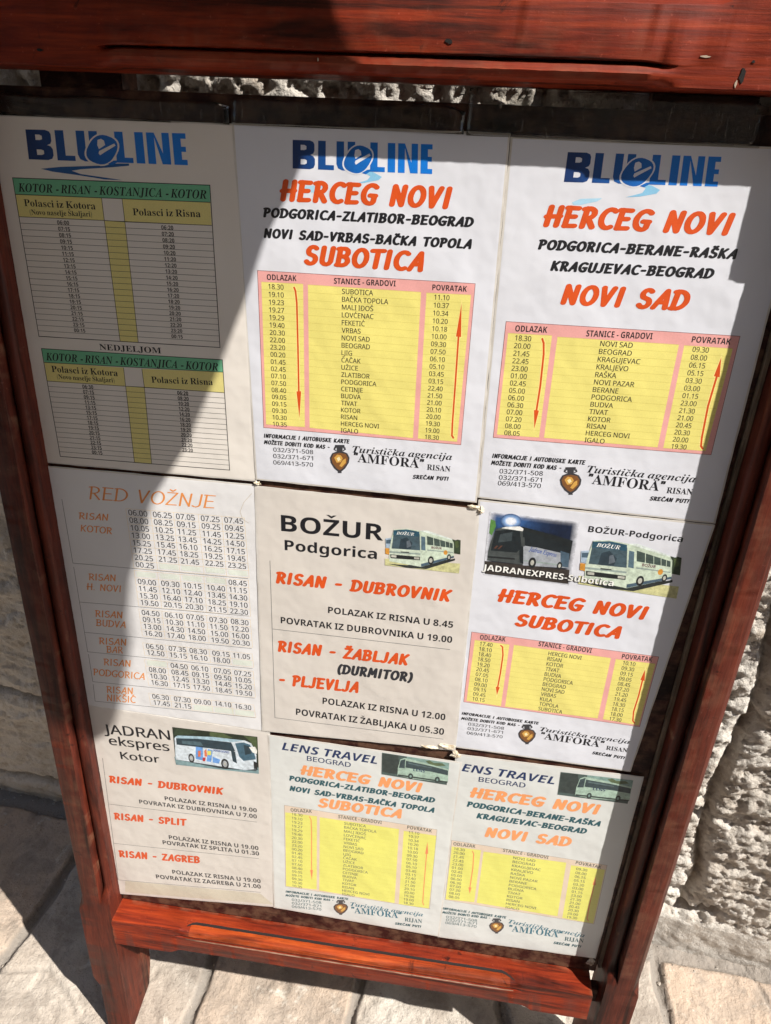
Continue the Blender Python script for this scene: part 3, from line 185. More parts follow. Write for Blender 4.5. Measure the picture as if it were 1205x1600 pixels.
'agency_notice': [('t','b','k',3,'INFORMACIJE I AUTOBUSKE KARTE',(92.1,-210.7),(173.1,-211.5),3.8),('t','b','k',3,'MOŽETE DOBITI KOD NAS -',(92.1,-217.5),(153.9,-217.3),3.8),('t','r','k',3,'032/371-508',(100.2,-224.0),(138.1,-224.0),3.8),('t','r','k',3,'032/371-671',(100.2,-230.1),(137.7,-229.6),3.8),('t','r','k',3,'069/413-570',(99.9,-236.4),(138.0,-235.8),3.9),('p','vd',4,[(156.9,-213.5),(165.3,-212.1),(165.9,-213.5),(164.2,-214.9),(164.5,-218.3),(169.1,-219.6),(171.8,-223.4),(171.7,-228.3),(169.1,-234.3),(166.1,-237.9),(166.4,-239.3),(162.7,-239.9),(162.7,-238.4),(158.8,-236.0),(154.8,-231.1),(153.5,-226.4),(155.1,-221.9),(159.3,-219.1),(158.6,-215.8),(156.6,-214.9)]),('p','vb',4.3,[(156.6,-222.2),(162.0,-220.1),(167.8,-220.4),(170.4,-224.3),(169.9,-229.2),(166.8,-234.7),(164.2,-236.9),(161.2,-235.6),(156.8,-231.4),(155.1,-226.7)]),('p','vo',4.6,[(157.5,-225.7),(159.9,-222.3),(163.3,-222.4),(165.5,-225.0),(164.1,-228.9),(160.5,-230.2)]),('p','vo',4.6,[(165.8,-226.8),(168.3,-224.6),(168.9,-228.8),(165.7,-233.6),(163.2,-232.8)]),('p','vl',4.9,[(159.9,-226.0),(162.0,-223.8),(163.8,-226.5),(161.7,-228.7)]),('p','vd',4.2,[(158.6,-219.2),(155.9,-218.1),(156.2,-215.6),(158.1,-215.3),(158.3,-216.5),(157.4,-217.0),(157.5,-217.7),(158.9,-218.2)]),('p','vd',4.2,[(165.1,-218.2),(167.4,-216.2),(166.5,-214.0),(164.6,-214.3),(164.8,-215.5),(165.7,-215.7),(165.8,-216.4),(164.5,-217.3)]),('t','i','k',3,'Turistička agencija',(175.2,-219.4),(268.2,-222.0),5.4),('t','f','k',3,'“AMFORA”',(177.0,-229.6),(243.0,-231.5),8.7),('t','f','k',3,'RISAN',(245.9,-233.5),(267.9,-233.7),5.4),('t','b','k',3,'SREĆAN PUT!',(232.9,-241.9),(267.1,-243.7),4.1)]},'P7': {'heading': [('t','r2','k',3,'JADRAN',(-317.8,-303.4),(-236.7,-300.2),14.2),('t','r2','k',3,'ekspres',(-313.6,-319.7),(-239.2,-317.7),13.0),('t','r2','k',3,'Kotor',(-301.7,-340.1),(-253.1,-338.3),11.3)],
'bus_photograph': [('p','trd',1,[(-233.1,-280.0),(-132.7,-278.2),(-132.6,-334.3),(-233.3,-337.3)]),('p','tr',1.35,[(-229.0,-281.6),(-214.3,-280.1),(-203.5,-282.5),(-214.9,-288.9),(-232.7,-291.8)]),('p','tr2',1.7000000000000002,[(-188.7,-280.1),(-174.2,-279.1),(-161.7,-284.4),(-174.7,-289.2),(-189.1,-285.9)]),('p','tr2',2.0500000000000003,[(-148.9,-279.3),(-133.6,-279.1),(-133.7,-298.6),(-141.9,-286.1)]),('p','ro',2.4000000000000004,[(-234.2,-325.0),(-132.7,-324.7),(-132.6,-334.3),(-233.3,-337.3)]),('p','rs',2.7500000000000004,[(-233.0,-329.1),(-175.3,-334.0),(-136.2,-330.1),(-133.9,-328.3),(-134.2,-326.4),(-232.8,-326.7)]),('p','jb',3.1000000000000005,[(-231.7,-295.9),(-228.0,-291.8),(-185.5,-286.9),(-147.4,-286.1),(-140.2,-289.1),(-136.6,-297.9),(-134.7,-305.7),(-135.0,-327.0),(-149.2,-331.4),(-233.0,-329.1)]),('p','jr',3.4500000000000006,[(-230.8,-294.3),(-227.7,-291.7),(-185.5,-286.9),(-149.2,-286.2),(-162.1,-290.8),(-229.8,-295.5)]),('p','jw',3.8000000000000007,[(-229.9,-296.0),(-204.2,-292.7),(-163.9,-291.6),(-159.9,-303.5),(-161.8,-304.7),(-190.3,-304.8),(-230.0,-305.8)]),('p','jw2',4.15,[(-223.1,-298.6),(-200.8,-296.8),(-197.5,-302.8),(-223.4,-303.1)]),('p','jf',4.5,[(-159.4,-292.2),(-149.3,-289.2),(-142.1,-291.2),(-137.7,-299.7),(-135.6,-312.4),(-150.4,-317.3),(-155.3,-311.6)]),('p','jw',4.85,[(-149.4,-292.4),(-143.1,-293.7),(-140.4,-304.4),(-148.2,-308.0)]),('p','jw',5.199999999999999,[(-164.9,-304.3),(-160.0,-304.9),(-158.4,-322.7),(-163.4,-320.0)]),('p','wh',5.549999999999999,[(-143.2,-295.1),(-135.9,-293.4),(-133.7,-299.0),(-134.2,-303.8),(-138.9,-302.9)]),('p','dk',5.899999999999999,[(-138.5,-315.8),(-133.6,-317.3),(-134.3,-326.9),(-138.3,-327.6)]),('p','jp1',6.249999999999998,[(-206.9,-305.0),(-198.6,-304.8),(-199.0,-324.9),(-208.2,-324.1)]),('p','jp2',6.599999999999998,[(-204.5,-311.0),(-201.3,-310.4),(-202.0,-319.5),(-205.2,-320.1)]),('p','jp1',6.9499999999999975,[(-192.2,-306.1),(-186.7,-307.5),(-189.7,-325.7),(-195.3,-325.5)]),('p','jp3',7.299999999999997,[(-193.3,-309.1),(-188.6,-308.3),(-189.0,-314.9),(-193.7,-315.7)]),('p','jp4',7.649999999999997,[(-199.6,-320.3),(-195.8,-319.7),(-196.8,-325.8),(-200.0,-325.8)]),('p','jp1',7.9999999999999964,[(-187.3,-317.0),(-178.2,-320.2),(-180.5,-326.5),(-187.9,-326.1)]),('p','jp2',8.349999999999996,[(-197.0,-309.7),(-194.4,-306.4),(-193.9,-318.1),(-197.1,-318.7)]),('e','dk',8.699999999999996,(-213.5,-323.8),3.6,7.0,0),('e','jh',9.049999999999995,(-213.5,-323.8),2.3,4.3,0),('e','gl',9.399999999999995,(-213.5,-323.8),0.9,1.8,0),('e','dk',8.699999999999996,(-173.0,-325.7),4.6,7.9,0),('e','jh',9.049999999999995,(-173.0,-325.7),2.8,4.9,0),('e','gl',9.399999999999995,(-173.0,-325.7),1.1,2.0,0),('t','s','bl3',8.699999999999996,'JADRAN EKSPRES',(-186.4,-308.4),(-167.0,-308.8),3.1)],
'dusty_strip': [('p','du',0.2,[(-321.8,-557.4),(-137.5,-542.6),(-120.2,-560.2),(-324.4,-580.4)])],
'ruled_lines': [('l','g2',2,0.5,[(-325.2,-342.9),(-331.4,-557.7),(-137.1,-540.1)]),('l','g2',2,0.5,[(-326.1,-418.3),(-138.0,-413.7)]),('l','g2',2,0.5,[(-329.1,-488.2),(-137.5,-477.6)])],
'connection': [('t','b','or',3,'RISAN - DUBROVNIK',(-321.0,-381.5),(-176.6,-376.1),12.0),('t','s','k2',3,'POLAZAK IZ RISNA U 19.00',(-252.5,-398.2),(-137.1,-397.2),6.5),('t','s','k2',3,'POVRATAK IZ DUBROVNIKA U 7.00',(-286.1,-409.8),(-137.4,-407.6),6.6)],
'connection#2': [('t','b','or',3,'RISAN - SPLIT',(-322.2,-444.4),(-226.2,-437.8),12.5),('t','s','k2',3,'POLAZAK IZ RISNA U 19.00',(-253.1,-465.6),(-137.1,-462.4),6.9),('t','s','k2',3,'POVRATAK IZ SPLITA U 01.30',(-262.2,-476.5),(-136.6,-471.9),7.0)],
'connection#3': [('t','b','or',3,'RISAN - ZAGREB',(-324.0,-513.0),(-214.4,-502.4),13.3),('t','s','k2',3,'POLAZAK IZ RISNA U 19.00',(-254.0,-529.4),(-136.1,-522.4),7.3),('t','s','k2',3,'POVRATAK IZ ZAGREBA U 21.00',(-277.2,-543.2),(-136.2,-532.9),7.4)]},'P8': {'heading': [('t','so2','nv2',3,'LENS TRAVEL',(-104.6,-292.5),(4.9,-295.4),11.3),('t','r3','nv2',3,'BEOGRAD',(-75.6,-303.9),(-24.9,-305.4),7.1),('t','b','o3',3,'HERCEG NOVI',(-83.3,-326.8),(57.7,-330.0),15.6),('t','b','te',3,'PODGORICA-ZLATIBOR-BEOGRAD',(-96.7,-338.5),(73.6,-342.7),8.4),('t','b','te',3,'NOVI SAD-VRBAS-BAČKA TOPOLA',(-96.5,-354.5),(73.8,-358.3),8.6),('t','b','o3',3,'SUBOTICA',(-62.4,-374.3),(36.8,-374.8),15.8)],
'bus_photograph': [('p','lg',3,[(9.9,-277.5),(84.8,-279.7),(84.7,-312.6),(10.7,-309.5)]),('p','ls',3.35,[(37.5,-278.3),(84.8,-279.7),(85.2,-290.9),(66.7,-289.6),(37.9,-284.5)]),('p','lt',3.7,[(58.6,-281.7),(63.1,-279.6),(68.1,-282.5),(77.4,-281.4),(81.4,-284.5),(66.6,-287.8)]),('p','lk',4.05,[(10.5,-278.6),(28.0,-278.7),(29.8,-290.4),(28.4,-306.4),(11.3,-305.8)]),('p','lb',4.3999999999999995,[(30.6,-284.2),(35.0,-281.0),(41.5,-281.4),(84.8,-288.9),(85.7,-308.6),(45.2,-310.1),(28.8,-307.9),(28.6,-296.9)]),('p','lw',4.749999999999999,[(37.1,-284.6),(66.6,-287.8),(84.6,-291.0),(84.8,-298.0),(67.2,-296.0),(37.0,-294.7)]),('p','lw2',5.099999999999999,[(39.9,-286.6),(66.7,-289.6),(66.8,-291.0),(40.0,-288.6)]),('p','lw',5.449999999999998,[(31.1,-285.1),(36.2,-282.3),(36.3,-295.9),(29.6,-296.5)]),('p','lk',5.799999999999998,[(29.5,-306.2),(85.2,-307.1),(85.0,-309.2),(29.3,-308.3)]),('e','lk',6.149999999999998,(43.6,-306.8),2.9,4.6,0),('e','ls',6.499999999999997,(43.6,-306.8),1.2,2.0,0),('e','lk',6.149999999999998,(73.7,-306.6),2.9,4.6,0),('e','ls',6.499999999999997,(73.7,-306.6),1.1,2.0,0),('t','s','nv2',6.149999999999998,'LENS',(46.0,-298.2),(59.0,-298.5),3.8)],
'timetable': [('p','be',0,[(-103.0,-379.0),(79.3,-384.1),(80.7,-522.4),(-103.6,-521.2)]),('l','bd3',2,0.35,[(-103.0,-379.0),(79.3,-384.1),(80.7,-522.4),(-103.6,-521.2),(-103.0,-379.0)]),('p','y2',1,[(-102.1,-390.6),(-63.4,-389.7),(-63.2,-518.2),(-102.9,-520.4)]),('h','yl2',1.7,0.22,[(-102.1,-390.6),(-63.4,-389.7),(-102.9,-520.4),(-63.2,-518.2)],21),('p','y2',1,[(-60.1,-390.5),(35.1,-391.9),(36.4,-521.1),(-59.9,-519.0)]),('h','yl2',1.7,0.22,[(-60.1,-390.5),(35.1,-391.9),(-59.9,-519.0),(36.4,-521.1)],21),('p','y2',1,[(40.7,-393.6),(79.5,-394.4),(79.6,-521.7),(41.8,-522.2)]),('h','yl2',1.7,0.22,[(40.7,-393.6),(79.5,-394.4),(41.8,-522.2),(79.6,-521.7)],21)],
'timetable_lettering': [('t','s','k3',3,'ODLAZAK',(-95.2,-387.9),(-69.4,-385.3),5.3),('t','s','k3',3,'STANICE - GRADOVI',(-37.7,-387.7),(14.3,-387.5),5.3),('t','s','k3',3,'POVRATAK',(44.4,-389.2),(73.5,-390.0),5.2),('c','m','k3',3,['18.30','19.10','19.23','19.27','19.29','19.40','20.30','22.00','23.20','00.20','01.45','02.45','07.10','07.50','08.40','09.05','09.15','09.30','10.30','10.35'],(-87.6,-391.5),(-88.5,-517.9),4.18,'c',('18.30',13.0)),('c','m','k3',3,['SUBOTICA','BAČKA TOPOLA','MALI IĐOŠ','LOVĆENAC','FEKETIĆ','VRBAS','NOVI SAD','BEOGRAD','LJIG','ČAČAK','UŽICE','ZLATIBOR','PODGORICA','CETINJE','BUDVA','TIVAT','KOTOR','RISAN','HERCEG NOVI','IGALO'],(-30.4,-394.7),(-30.4,-519.0),4.16,'l',('BAČKA TOPOLA',39.1)),('c','m','k3',3,['11.10','10.37','10.34','10.20','10.18','10.00','09.30','07.50','06.10','05.10','03.45','03.15','22.40','21.50','21.00','20.10','20.00','19.30','19.00','18.30'],(53.0,-394.5),(53.8,-517.9),4.12,'c',('18.30',12.5))],
'direction_arrow#7': [('l','y2',2,2.09,[(-72.5,-392.0),(-70.6,-396.7),(-69.9,-416.6),(-69.9,-445.8),(-69.9,-483.6)]),('l','o4',3,1.1,[(-72.5,-392.0),(-70.6,-396.7),(-69.9,-416.6),(-69.9,-445.8),(-69.9,-483.6)]),('p','y2',2.4,[(-72.2,-483.4),(-69.6,-506.2),(-67.5,-482.3)]),('p','o4',3.4,[(-71.6,-484.0),(-69.6,-502.2),(-68.1,-483.2)])],
'direction_arrow#8': [('l','y2',2,2.09,[(72.9,-516.8),(71.3,-512.4),(70.8,-486.0),(70.1,-426.3)]),('l','o4',3,1.1,[(72.9,-516.8),(71.3,-512.4),(70.8,-486.0),(70.1,-426.3)]),('p','y2',2.4,[(72.6,-426.9),(69.8,-402.3),(67.7,-427.3)]),('p','o4',3.4,[(71.9,-426.1),(69.8,-406.3),(68.3,-426.5)])],
'agency_notice': [('t','b','te',3,'INFORMACIJE I AUTOBUSKE KARTE',(-103.6,-532.7),(-21.9,-529.2),4.2),('t','b','te',3,'MOŽETE DOBITI KOD NAS -',(-103.9,-539.9),(-41.1,-535.8),4.2),('t','r','te',3,'032/371-508',(-95.5,-546.8),(-56.9,-544.1),4.6),('t','r','te',3,'032/371-671',(-95.5,-553.4),(-56.9,-550.7),4.6),('t','r','te',3,'069/413-570',(-95.6,-560.0),(-56.8,-556.9),4.6),('p','vd',4,[(-36.3,-531.9),(-27.6,-530.0),(-27.1,-531.4),(-29.0,-533.0),(-29.1,-536.6),(-24.5,-537.7),(-22.2,-541.6),(-22.9,-546.9),(-26.1,-553.4),(-29.7,-557.4),(-29.4,-558.9),(-33.3,-559.8),(-33.2,-558.2),(-36.8,-555.8),(-40.3,-550.8),(-41.2,-545.9),(-39.0,-541.0),(-34.5,-537.8),(-34.8,-534.3),(-36.7,-533.5)]),('p','vb',4.3,[(-37.6,-541.3),(-31.8,-538.7),(-26.0,-538.7),(-23.8,-542.6),(-24.8,-547.9),(-28.6,-553.9),(-31.4,-556.5),(-34.4,-555.2),(-38.4,-551.0),(-39.6,-546.2)]),('p','vo',4.6,[(-37.0,-544.9),(-34.2,-541.1),(-30.8,-541.0),(-28.8,-543.7),(-30.6,-548.0),(-34.5,-549.5)]),('p','vo',4.6,[(-28.7,-545.6),(-25.9,-543.1),(-25.8,-547.5),(-29.6,-552.9),(-32.0,-552.1)]),('p','vl',4.9,[(-34.6,-545.0),(-32.2,-542.6),(-30.7,-545.4),(-33.1,-547.9)]),('p','vd',4.2,[(-35.2,-537.9),(-37.8,-536.9),(-37.2,-534.2),(-35.3,-533.8),(-35.2,-535.1),(-36.2,-535.6),(-36.2,-536.4),(-34.7,-536.8)]),('p','vd',4.2,[(-28.4,-536.4),(-25.9,-534.2),(-26.6,-531.9),(-28.5,-532.3),(-28.5,-533.6),(-27.5,-533.7),(-27.5,-534.5),(-28.9,-535.5)]),('t','i','tb',3,'Turistička agencija',(-19.5,-539.0),(73.3,-538.5),7.0),('t','f','tb',3,'“AMFORA”',(-17.6,-552.0),(46.9,-548.5),11.0),('t','f','te',3,'RIJAN',(51.0,-552.5),(73.1,-551.6),7.1),('t','b','te',3,'SREĆAN PUT!',(38.9,-561.9),(72.7,-560.6),4.6)]},'P9': {'heading': [('t','so2','nv2',3,'ENS TRAVEL',(99.1,-289.2),(200.5,-290.9),11.0),('t','r3','nv2',3,'BEOGRAD',(119.1,-301.4),(170.5,-301.3),7.0),('t','b','o3',3,'HERCEG NOVI',(111.5,-326.7),(254.7,-327.5),16.2),('t','b','te',3,'PODGORICA-BERANE-RAŠKA',(109.7,-341.6),(258.6,-344.7),8.8),('t','b','te',3,'KRAGUJEVAC-BEOGRAD',(122.3,-357.5),(246.3,-358.9),8.9),('t','b','o3',3,'NOVI SAD',(134.5,-385.3),(232.7,-382.9),16.6)],
'bus_photograph': [('p','lg',3,[(204.9,-271.9),(281.2,-270.8),(281.7,-304.9),(206.3,-305.0)]),('p','ls',3.35,[(233.1,-271.5),(281.2,-270.8),(281.8,-282.4),(263.0,-281.8),(233.6,-277.9)]),('p','lt',3.7,[(254.6,-274.1),(259.2,-271.7),(264.3,-274.5),(273.7,-273.0),(277.9,-275.9),(262.8,-280.0)]),('p','lk',4.05,[(205.6,-273.1),(223.5,-272.3),(225.5,-284.3),(224.3,-301.0),(206.9,-301.2)]),('p','lb',4.3999999999999995,[(226.2,-277.9),(230.6,-274.4),(237.2,-274.5),(281.4,-280.4),(282.7,-300.7),(241.5,-304.1),(224.8,-302.5),(224.4,-291.2)]),('p','lw',4.749999999999999,[(232.8,-278.0),(262.8,-280.0),(281.2,-282.5),(281.6,-289.8),(263.6,-288.5),(232.8,-288.5)]),('p','lw2',5.099999999999999,[(235.7,-280.0),(263.0,-281.8),(263.1,-283.4),(235.9,-282.1)]),('p','lw',5.449999999999998,[(226.7,-278.9),(231.9,-275.6),(232.1,-289.7),(225.3,-290.7)]),('p','lk',5.799999999999998,[(225.5,-300.8),(282.1,-299.2),(281.9,-301.3),(225.2,-302.9)]),('e','lk',6.149999999999998,(239.8,-300.7),2.7,4.5,0),('e','ls',6.499999999999997,(239.8,-300.7),1.1,2.0,0),('e','lk',6.149999999999998,(270.4,-299.2),2.7,4.5,0),('e','ls',6.499999999999997,(270.4,-299.2),1.1,2.0,0),('t','s','nv2',6.149999999999998,'LENS',(242.1,-291.7),(255.3,-291.4),3.6)],
'timetable': [('p','be',0,[(97.7,-398.1),(277.1,-403.3),(279.6,-506.2),(98.2,-502.0)]),('l','bd3',2,0.35,[(97.7,-398.1),(277.1,-403.3),(279.6,-506.2),(98.2,-502.0),(97.7,-398.1)]),('p','y2',1,[(98.6,-408.5),(132.9,-407.8),(133.9,-498.5),(98.9,-500.9)]),('h','yl2',1.7,0.22,[(98.6,-408.5),(132.9,-407.8),(98.9,-500.9),(133.9,-498.5)],15),('p','y2',1,[(136.0,-409.5),(231.6,-408.4),(235.2,-501.7),(137.0,-498.8)]),('h','yl2',1.7,0.22,[(136.0,-409.5),(231.6,-408.4),(137.0,-498.8),(235.2,-501.7)],15),('p','y2',1,[(237.5,-411.5),(276.1,-411.1),(278.4,-505.2),(241.2,-503.4)]),('h','yl2',1.7,0.22,[(237.5,-411.5),(276.1,-411.1),(241.2,-503.4),(278.4,-505.2)],15)],
'timetable_lettering': [('t','s','k3',3,'ODLAZAK',(100.2,-406.1),(126.0,-405.2),5.3),('t','s','k3',3,'STANICE - GRADOVI',(157.9,-405.0),(210.5,-406.5),5.2),('t','s','k3',3,'POVRATAK',(241.9,-408.3),(271.1,-410.2),5.2),('c','m','k3',3,['18.30','20.00','21.45','22.45','23.00','01.00','02.45','05.00','06.00','06.30','07.00','07.20','08.00','08.05'],(107.9,-411.4),(108.9,-495.0),4.09,'c',('18.30',12.9)),('c','m','k3',3,['NOVI SAD','BEOGRAD','KRAGUJEVAC','KRALJEVO','RAŠKA','NOVI PAZAR','BERANE','PODGORICA','BUDVA','TIVAT','KOTOR','RISAN','HERCEG NOVI','IGALO'],(171.0,-412.3),(171.9,-499.1),4.07,'l',('KRAGUJEVAC',33.8)),('c','m','k3',3,['09.30','08.00','06.15','05.15','03.30','03.00','01.15','23.00','21.30','21.00','20.45','20.30','20.00','19.30'],(250.4,-415.9),(252.3,-500.3),4.04,'c',('18.30',12.4))],
'direction_arrow#9': [('l','y2',2,2.28,[(123.2,-411.2),(125.1,-416.0),(126.4,-439.0),(126.2,-473.4)]),('l','o4',3,1.2,[(123.2,-411.2),(125.1,-416.0),(126.4,-439.0),(126.2,-473.4)]),('p','y2',2.4,[(123.7,-472.9),(127.2,-489.1),(128.6,-472.2)]),('p','o4',3.4,[(124.4,-473.7),(127.0,-484.7),(128.1,-473.1)])],
'direction_arrow#10': [('l','y2',2,2.28,[(272.2,-502.0),(270.2,-498.4),(268.7,-477.1),(268.3,-438.3)]),('l','o4',3,1.2,[(272.2,-502.0),(270.2,-498.4),(268.7,-477.1),(268.3,-438.3)]),('p','y2',2.4,[(271.0,-439.1),(267.1,-419.7),(265.8,-439.1)]),('p','o4',3.4,[(270.3,-438.3),(267.4,-424.2),(266.4,-438.3)])],
'agency_notice': [('t','b','te',3,'INFORMACIJE I AUTOBUSKE KARTE',(96.9,-520.3),(175.4,-520.1),4.4),('t','b','te',3,'MOŽETE DOBITI KOD NAS -',(96.9,-527.7),(156.5,-525.3),4.4),('t','r','te',3,'032/371-508',(102.4,-535.1),(140.9,-533.7),4.4),('t','r','te',3,'032/371-671',(102.6,-540.6),(141.1,-539.2),4.4),('t','r','te',3,'069/413-570',(102.3,-546.5),(141.2,-545.0),4.5),('p','vd',4,[(159.7,-522.7),(168.0,-520.9),(168.6,-522.2),(166.9,-523.9),(167.1,-527.4),(171.7,-528.6),(174.3,-532.5),(174.2,-537.7),(171.6,-544.1),(168.5,-548.1),(168.9,-549.6),(165.2,-550.5),(165.2,-548.9),(161.4,-546.5),(157.5,-541.6),(156.2,-536.7),(157.9,-531.8),(162.0,-528.6),(161.4,-525.2),(159.4,-524.3)]),('p','vb',4.3,[(159.3,-532.1),(164.7,-529.5),(170.4,-529.5),(172.9,-533.4),(172.4,-538.7),(169.3,-544.7),(166.7,-547.2),(163.7,-546.0),(159.4,-541.8),(157.8,-537.0)]),('p','vo',4.6,[(160.2,-535.7),(162.6,-532.0),(165.9,-531.8),(168.1,-534.6),(166.7,-538.8),(163.1,-540.3)]),('p','vo',4.6,[(168.3,-536.4),(170.9,-533.9),(171.4,-538.3),(168.2,-543.6),(165.7,-542.9)]),('p','vl',4.9,[(162.6,-535.8),(164.7,-533.4),(166.4,-536.2),(164.3,-538.7)]),('p','vd',4.2,[(161.3,-528.8),(158.7,-527.7),(159.0,-525.1),(160.9,-524.7),(161.0,-525.9),(160.1,-526.5),(160.2,-527.2),(161.7,-527.7)]),('p','vd',4.2,[(167.8,-527.3),(170.1,-525.1),(169.1,-522.8),(167.3,-523.2),(167.5,-524.4),(168.4,-524.6),(168.5,-525.3),(167.2,-526.4)]),('t','i','tb',3,'Turistička agencija',(178.3,-527.4),(272.3,-532.8),7.1),('t','f','tb',3,'“AMFORA”',(180.9,-542.0),(246.0,-540.0),11.3),('t','f','te',3,'RIJAN',(249.7,-544.0),(272.8,-543.0),7.2),('t','b','te',3,'SREĆAN PUT!',(237.6,-553.4),(271.5,-553.2),4.8)]}}

COL={k:lin(v) for k,v in dict(k=(24,24,30),k2=(44,46,52),k3=(92,96,88),g2=(92,94,98),b3=(22,86,150),gr=(112,186,146),yh=(228,216,140),sw=(140,200,235),sw2=(175,218,242),
 o2=(232,148,78),o3=(242,160,102),o4=(240,140,92),pk=(236,170,166),ye=(238,226,130),yl=(208,192,88),bd=(122,62,62),hl=(250,234,150),be=(226,206,186),y2=(232,229,118),yl2=(224,214,92),bd3=(152,142,132),
 du=(206,198,180),pg=(222,228,218),po=(238,214,172),hr=(206,196,180),te=(36,86,96),tb=(46,110,130),nv2=(30,50,95),wh=(244,244,240),gd=(205,203,150),tr=(55,70,50),tr2=(80,95,60),bw=(170,190,210),bd2=(76,98,116),ora=(215,150,60),sh=(45,50,50),bb=(205,218,200),
 ws=(70,90,100),ws2=(45,60,70),ws3=(100,110,120),hd=(45,85,105),bl2=(150,165,160),dk=(35,38,40),gl=(190,190,180),bs=(205,220,200),rf=(225,235,230),wn=(70,85,80),dr=(90,115,130),mr=(110,50,70),nv=(18,32,58),ng=(90,140,70),tk=(30,36,38),rd=(58,52,48),
 nb=(72,78,78),nw=(30,38,42),nw2=(62,72,76),nst=(96,62,50),ns=(165,170,178),bl3=(45,80,160),trd=(38,48,35),ro=(130,160,165),rs=(40,55,60),jb=(215,226,235),jr=(170,200,215),jw=(45,65,75),jw2=(80,105,115),jf=(70,105,125),jp1=(110,160,225),jp2=(225,120,80),
 jp3=(225,220,110),jp4=(190,60,60),jh=(170,175,180),lg=(78,95,92),ls=(135,165,158),lt=(95,110,80),lk=(58,68,66),lb=(172,198,182),lw=(62,78,82),lw2=(95,115,118),vd=(60,60,65),vb=(130,85,45),vo=(215,165,80),vl=(245,230,180)).items()}
COL['or']=lin((218,82,22))
STY=dict(s=(0x1D5D4,0x1D5EE,0x1D7EC,0),so=(0x1D5D4,0x1D5EE,0x1D7EC,-1),so2=(0x1D63C,0x1D656,0x1D7EC,0),m=(0x1D5A0,0x1D5BA,0x1D7E2,.035),r=(0x1D5A0,0x1D5BA,0x1D7E2,.02),r2=(0x1D5A0,0x1D5BA,0x1D7E2,.045),r3=(0x1D5A0,0x1D5BA,0x1D7E2,.03),f=(0x1D400,0x1D41A,0x1D7CE,0),i=(0x1D468,0x1D482,0x1D7CE,0))
_tc=bpy.data.curves.new('lettering','FONT'); _to=bpy.data.objects.new('lettering',_tc); sc.collection.objects.link(_to); _tc.resolution_u=4; _tc.size=1.
def _mesh(body,off):
    _tc.body=body; _tc.resolution_u=RES; _to.update_tag(); dg=bpy.context.evaluated_depsgraph_get(); dg.update(); ev=_to.evaluated_get(dg); me=ev.to_mesh()
    v=np.zeros(len(me.vertices)*3); me.vertices.foreach_get('co',v); v=v.reshape(-1,3)[:,:2].copy(); f=[tuple(p.vertices) for p in me.polygons]; ev.to_mesh_clear(); return v,f
def mapc(ch,sty):
    u,l,d,_=STY[sty]
    if 'A'<=ch<='Z': return chr(u+ord(ch)-65)
    if 'a'<=ch<='z': return chr(l+ord(ch)-97)
    if '0'<=ch<='9': return chr(d+ord(ch)-48)
ACC={'Č':('C','v'),'Ć':('C','a'),'Š':('S','v'),'Ž':('Z','v'),'č':('c','v'),'ć':('c','a'),'š':('s','v'),'ž':('z','v'),'Đ':('D','d')}
GC={};HC={};RES=3
def rect(x0,y0,x1,y1): return [(x0,y0),(x1,y0),(x1,y1),(x0,y1)]
def glyph(ch,sty):
    k=(ch,sty)
    if k in GC: return GC[k]
    if sty not in HC:
        hv,_=_mesh(mapc('H',sty),0.); HC[sty]=(hv[:,1].max(),hv[:,0].max())
    H,hx=HC[sty]; bold=sty in('s','so','so2','f','i'); w=(.19 if bold else .15)+(.05 if sty=='so' else 0); sh=.2 if sty in('i','so2') else 0.
    V=[];F=[]; adv=0
    def add(ps):
        b=len(V); V.extend([(x+sh*y,y) for x,y in ps]); F.append(tuple(range(b,b+len(ps))))
    base,acc=ACC.get(ch,(ch,None)); mc=mapc(base,sty)
    if mc:
        v,f=_mesh(mc,0.); v=v/H; V=[tuple(p) for p in v]; F=f
        v2,_=_mesh(mc+mapc('H',sty),0.); adv=(v2[:,0].max()-hx)/H
        if acc:
            s_=sh; sh=0.; x=(v[:,0].max()+v[:,0].min())/2+s_*.35; t=v[:,1].max()+.07; q=w*.55
            if acc=='v': add([(x,t),(x+.24,t+.2),(x+.24-q*1.3,t+.2),(x,t+.09+q*.4)]); add([(x,t),(x,t+.09+q*.4),(x-.24+q*1.3,t+.2),(x-.24,t+.2)])
            if acc=='a': add([(x-.1,t),(x+.02,t),(x+.2,t+.2),(x+.02,t+.2)])
            if acc=='d': xl=v[:,0].min(); add(rect(xl-.1,.44,xl+.3,.56))
    elif ch==' ': adv=.34
    elif ch=='.': add(rect(.1,0,.1+w,w)); adv=.2+w
    elif ch==':': add(rect(.12,0,.12+w,w)); add(rect(.12,.52,.12+w,.52+w)); adv=.24+w
    elif ch=='-': add(rect(.06,.27,.42,.27+w*.85)); adv=.48
    elif ch=='/': add([(0,0),(w*.9,0),(.4+w*.5,1),(.4-w*.4,1)]); adv=.44
    elif ch=='!': add(rect(.1,0,.1+w,w)); add([(.1+w*.2,w*1.4),(.1+w*.8,w*1.4),(.1+w,1),(.1,1)]); adv=.2+w
    elif ch in '()':
        for j in range(6):
            a0,a1=-1+j/3,-1+(j+1)/3; f0=lambda a,r:(.32-.24*math.cos(a*1.2)*1+r*.5*math.cos(a*1.2)+.0,.38+.62*a)
            ps=[f0(a0,0),f0(a0,w*1.0),f0(a1,w*1.0),f0(a1,0)]
            add(ps if ch=='(' else [(.4-x,y) for x,y in ps][::-1])
        adv=.4
    elif ch in '“”':
        for j in (0,.22): add([(j+.06,.72),(j+.06+w,.76),(j+.1+w,1.05),(j+.02+.06,1.05)])
        adv=.5
    GC[k]=(np.array(V) if V else np.zeros((0,2)),F,adv); return GC[k]
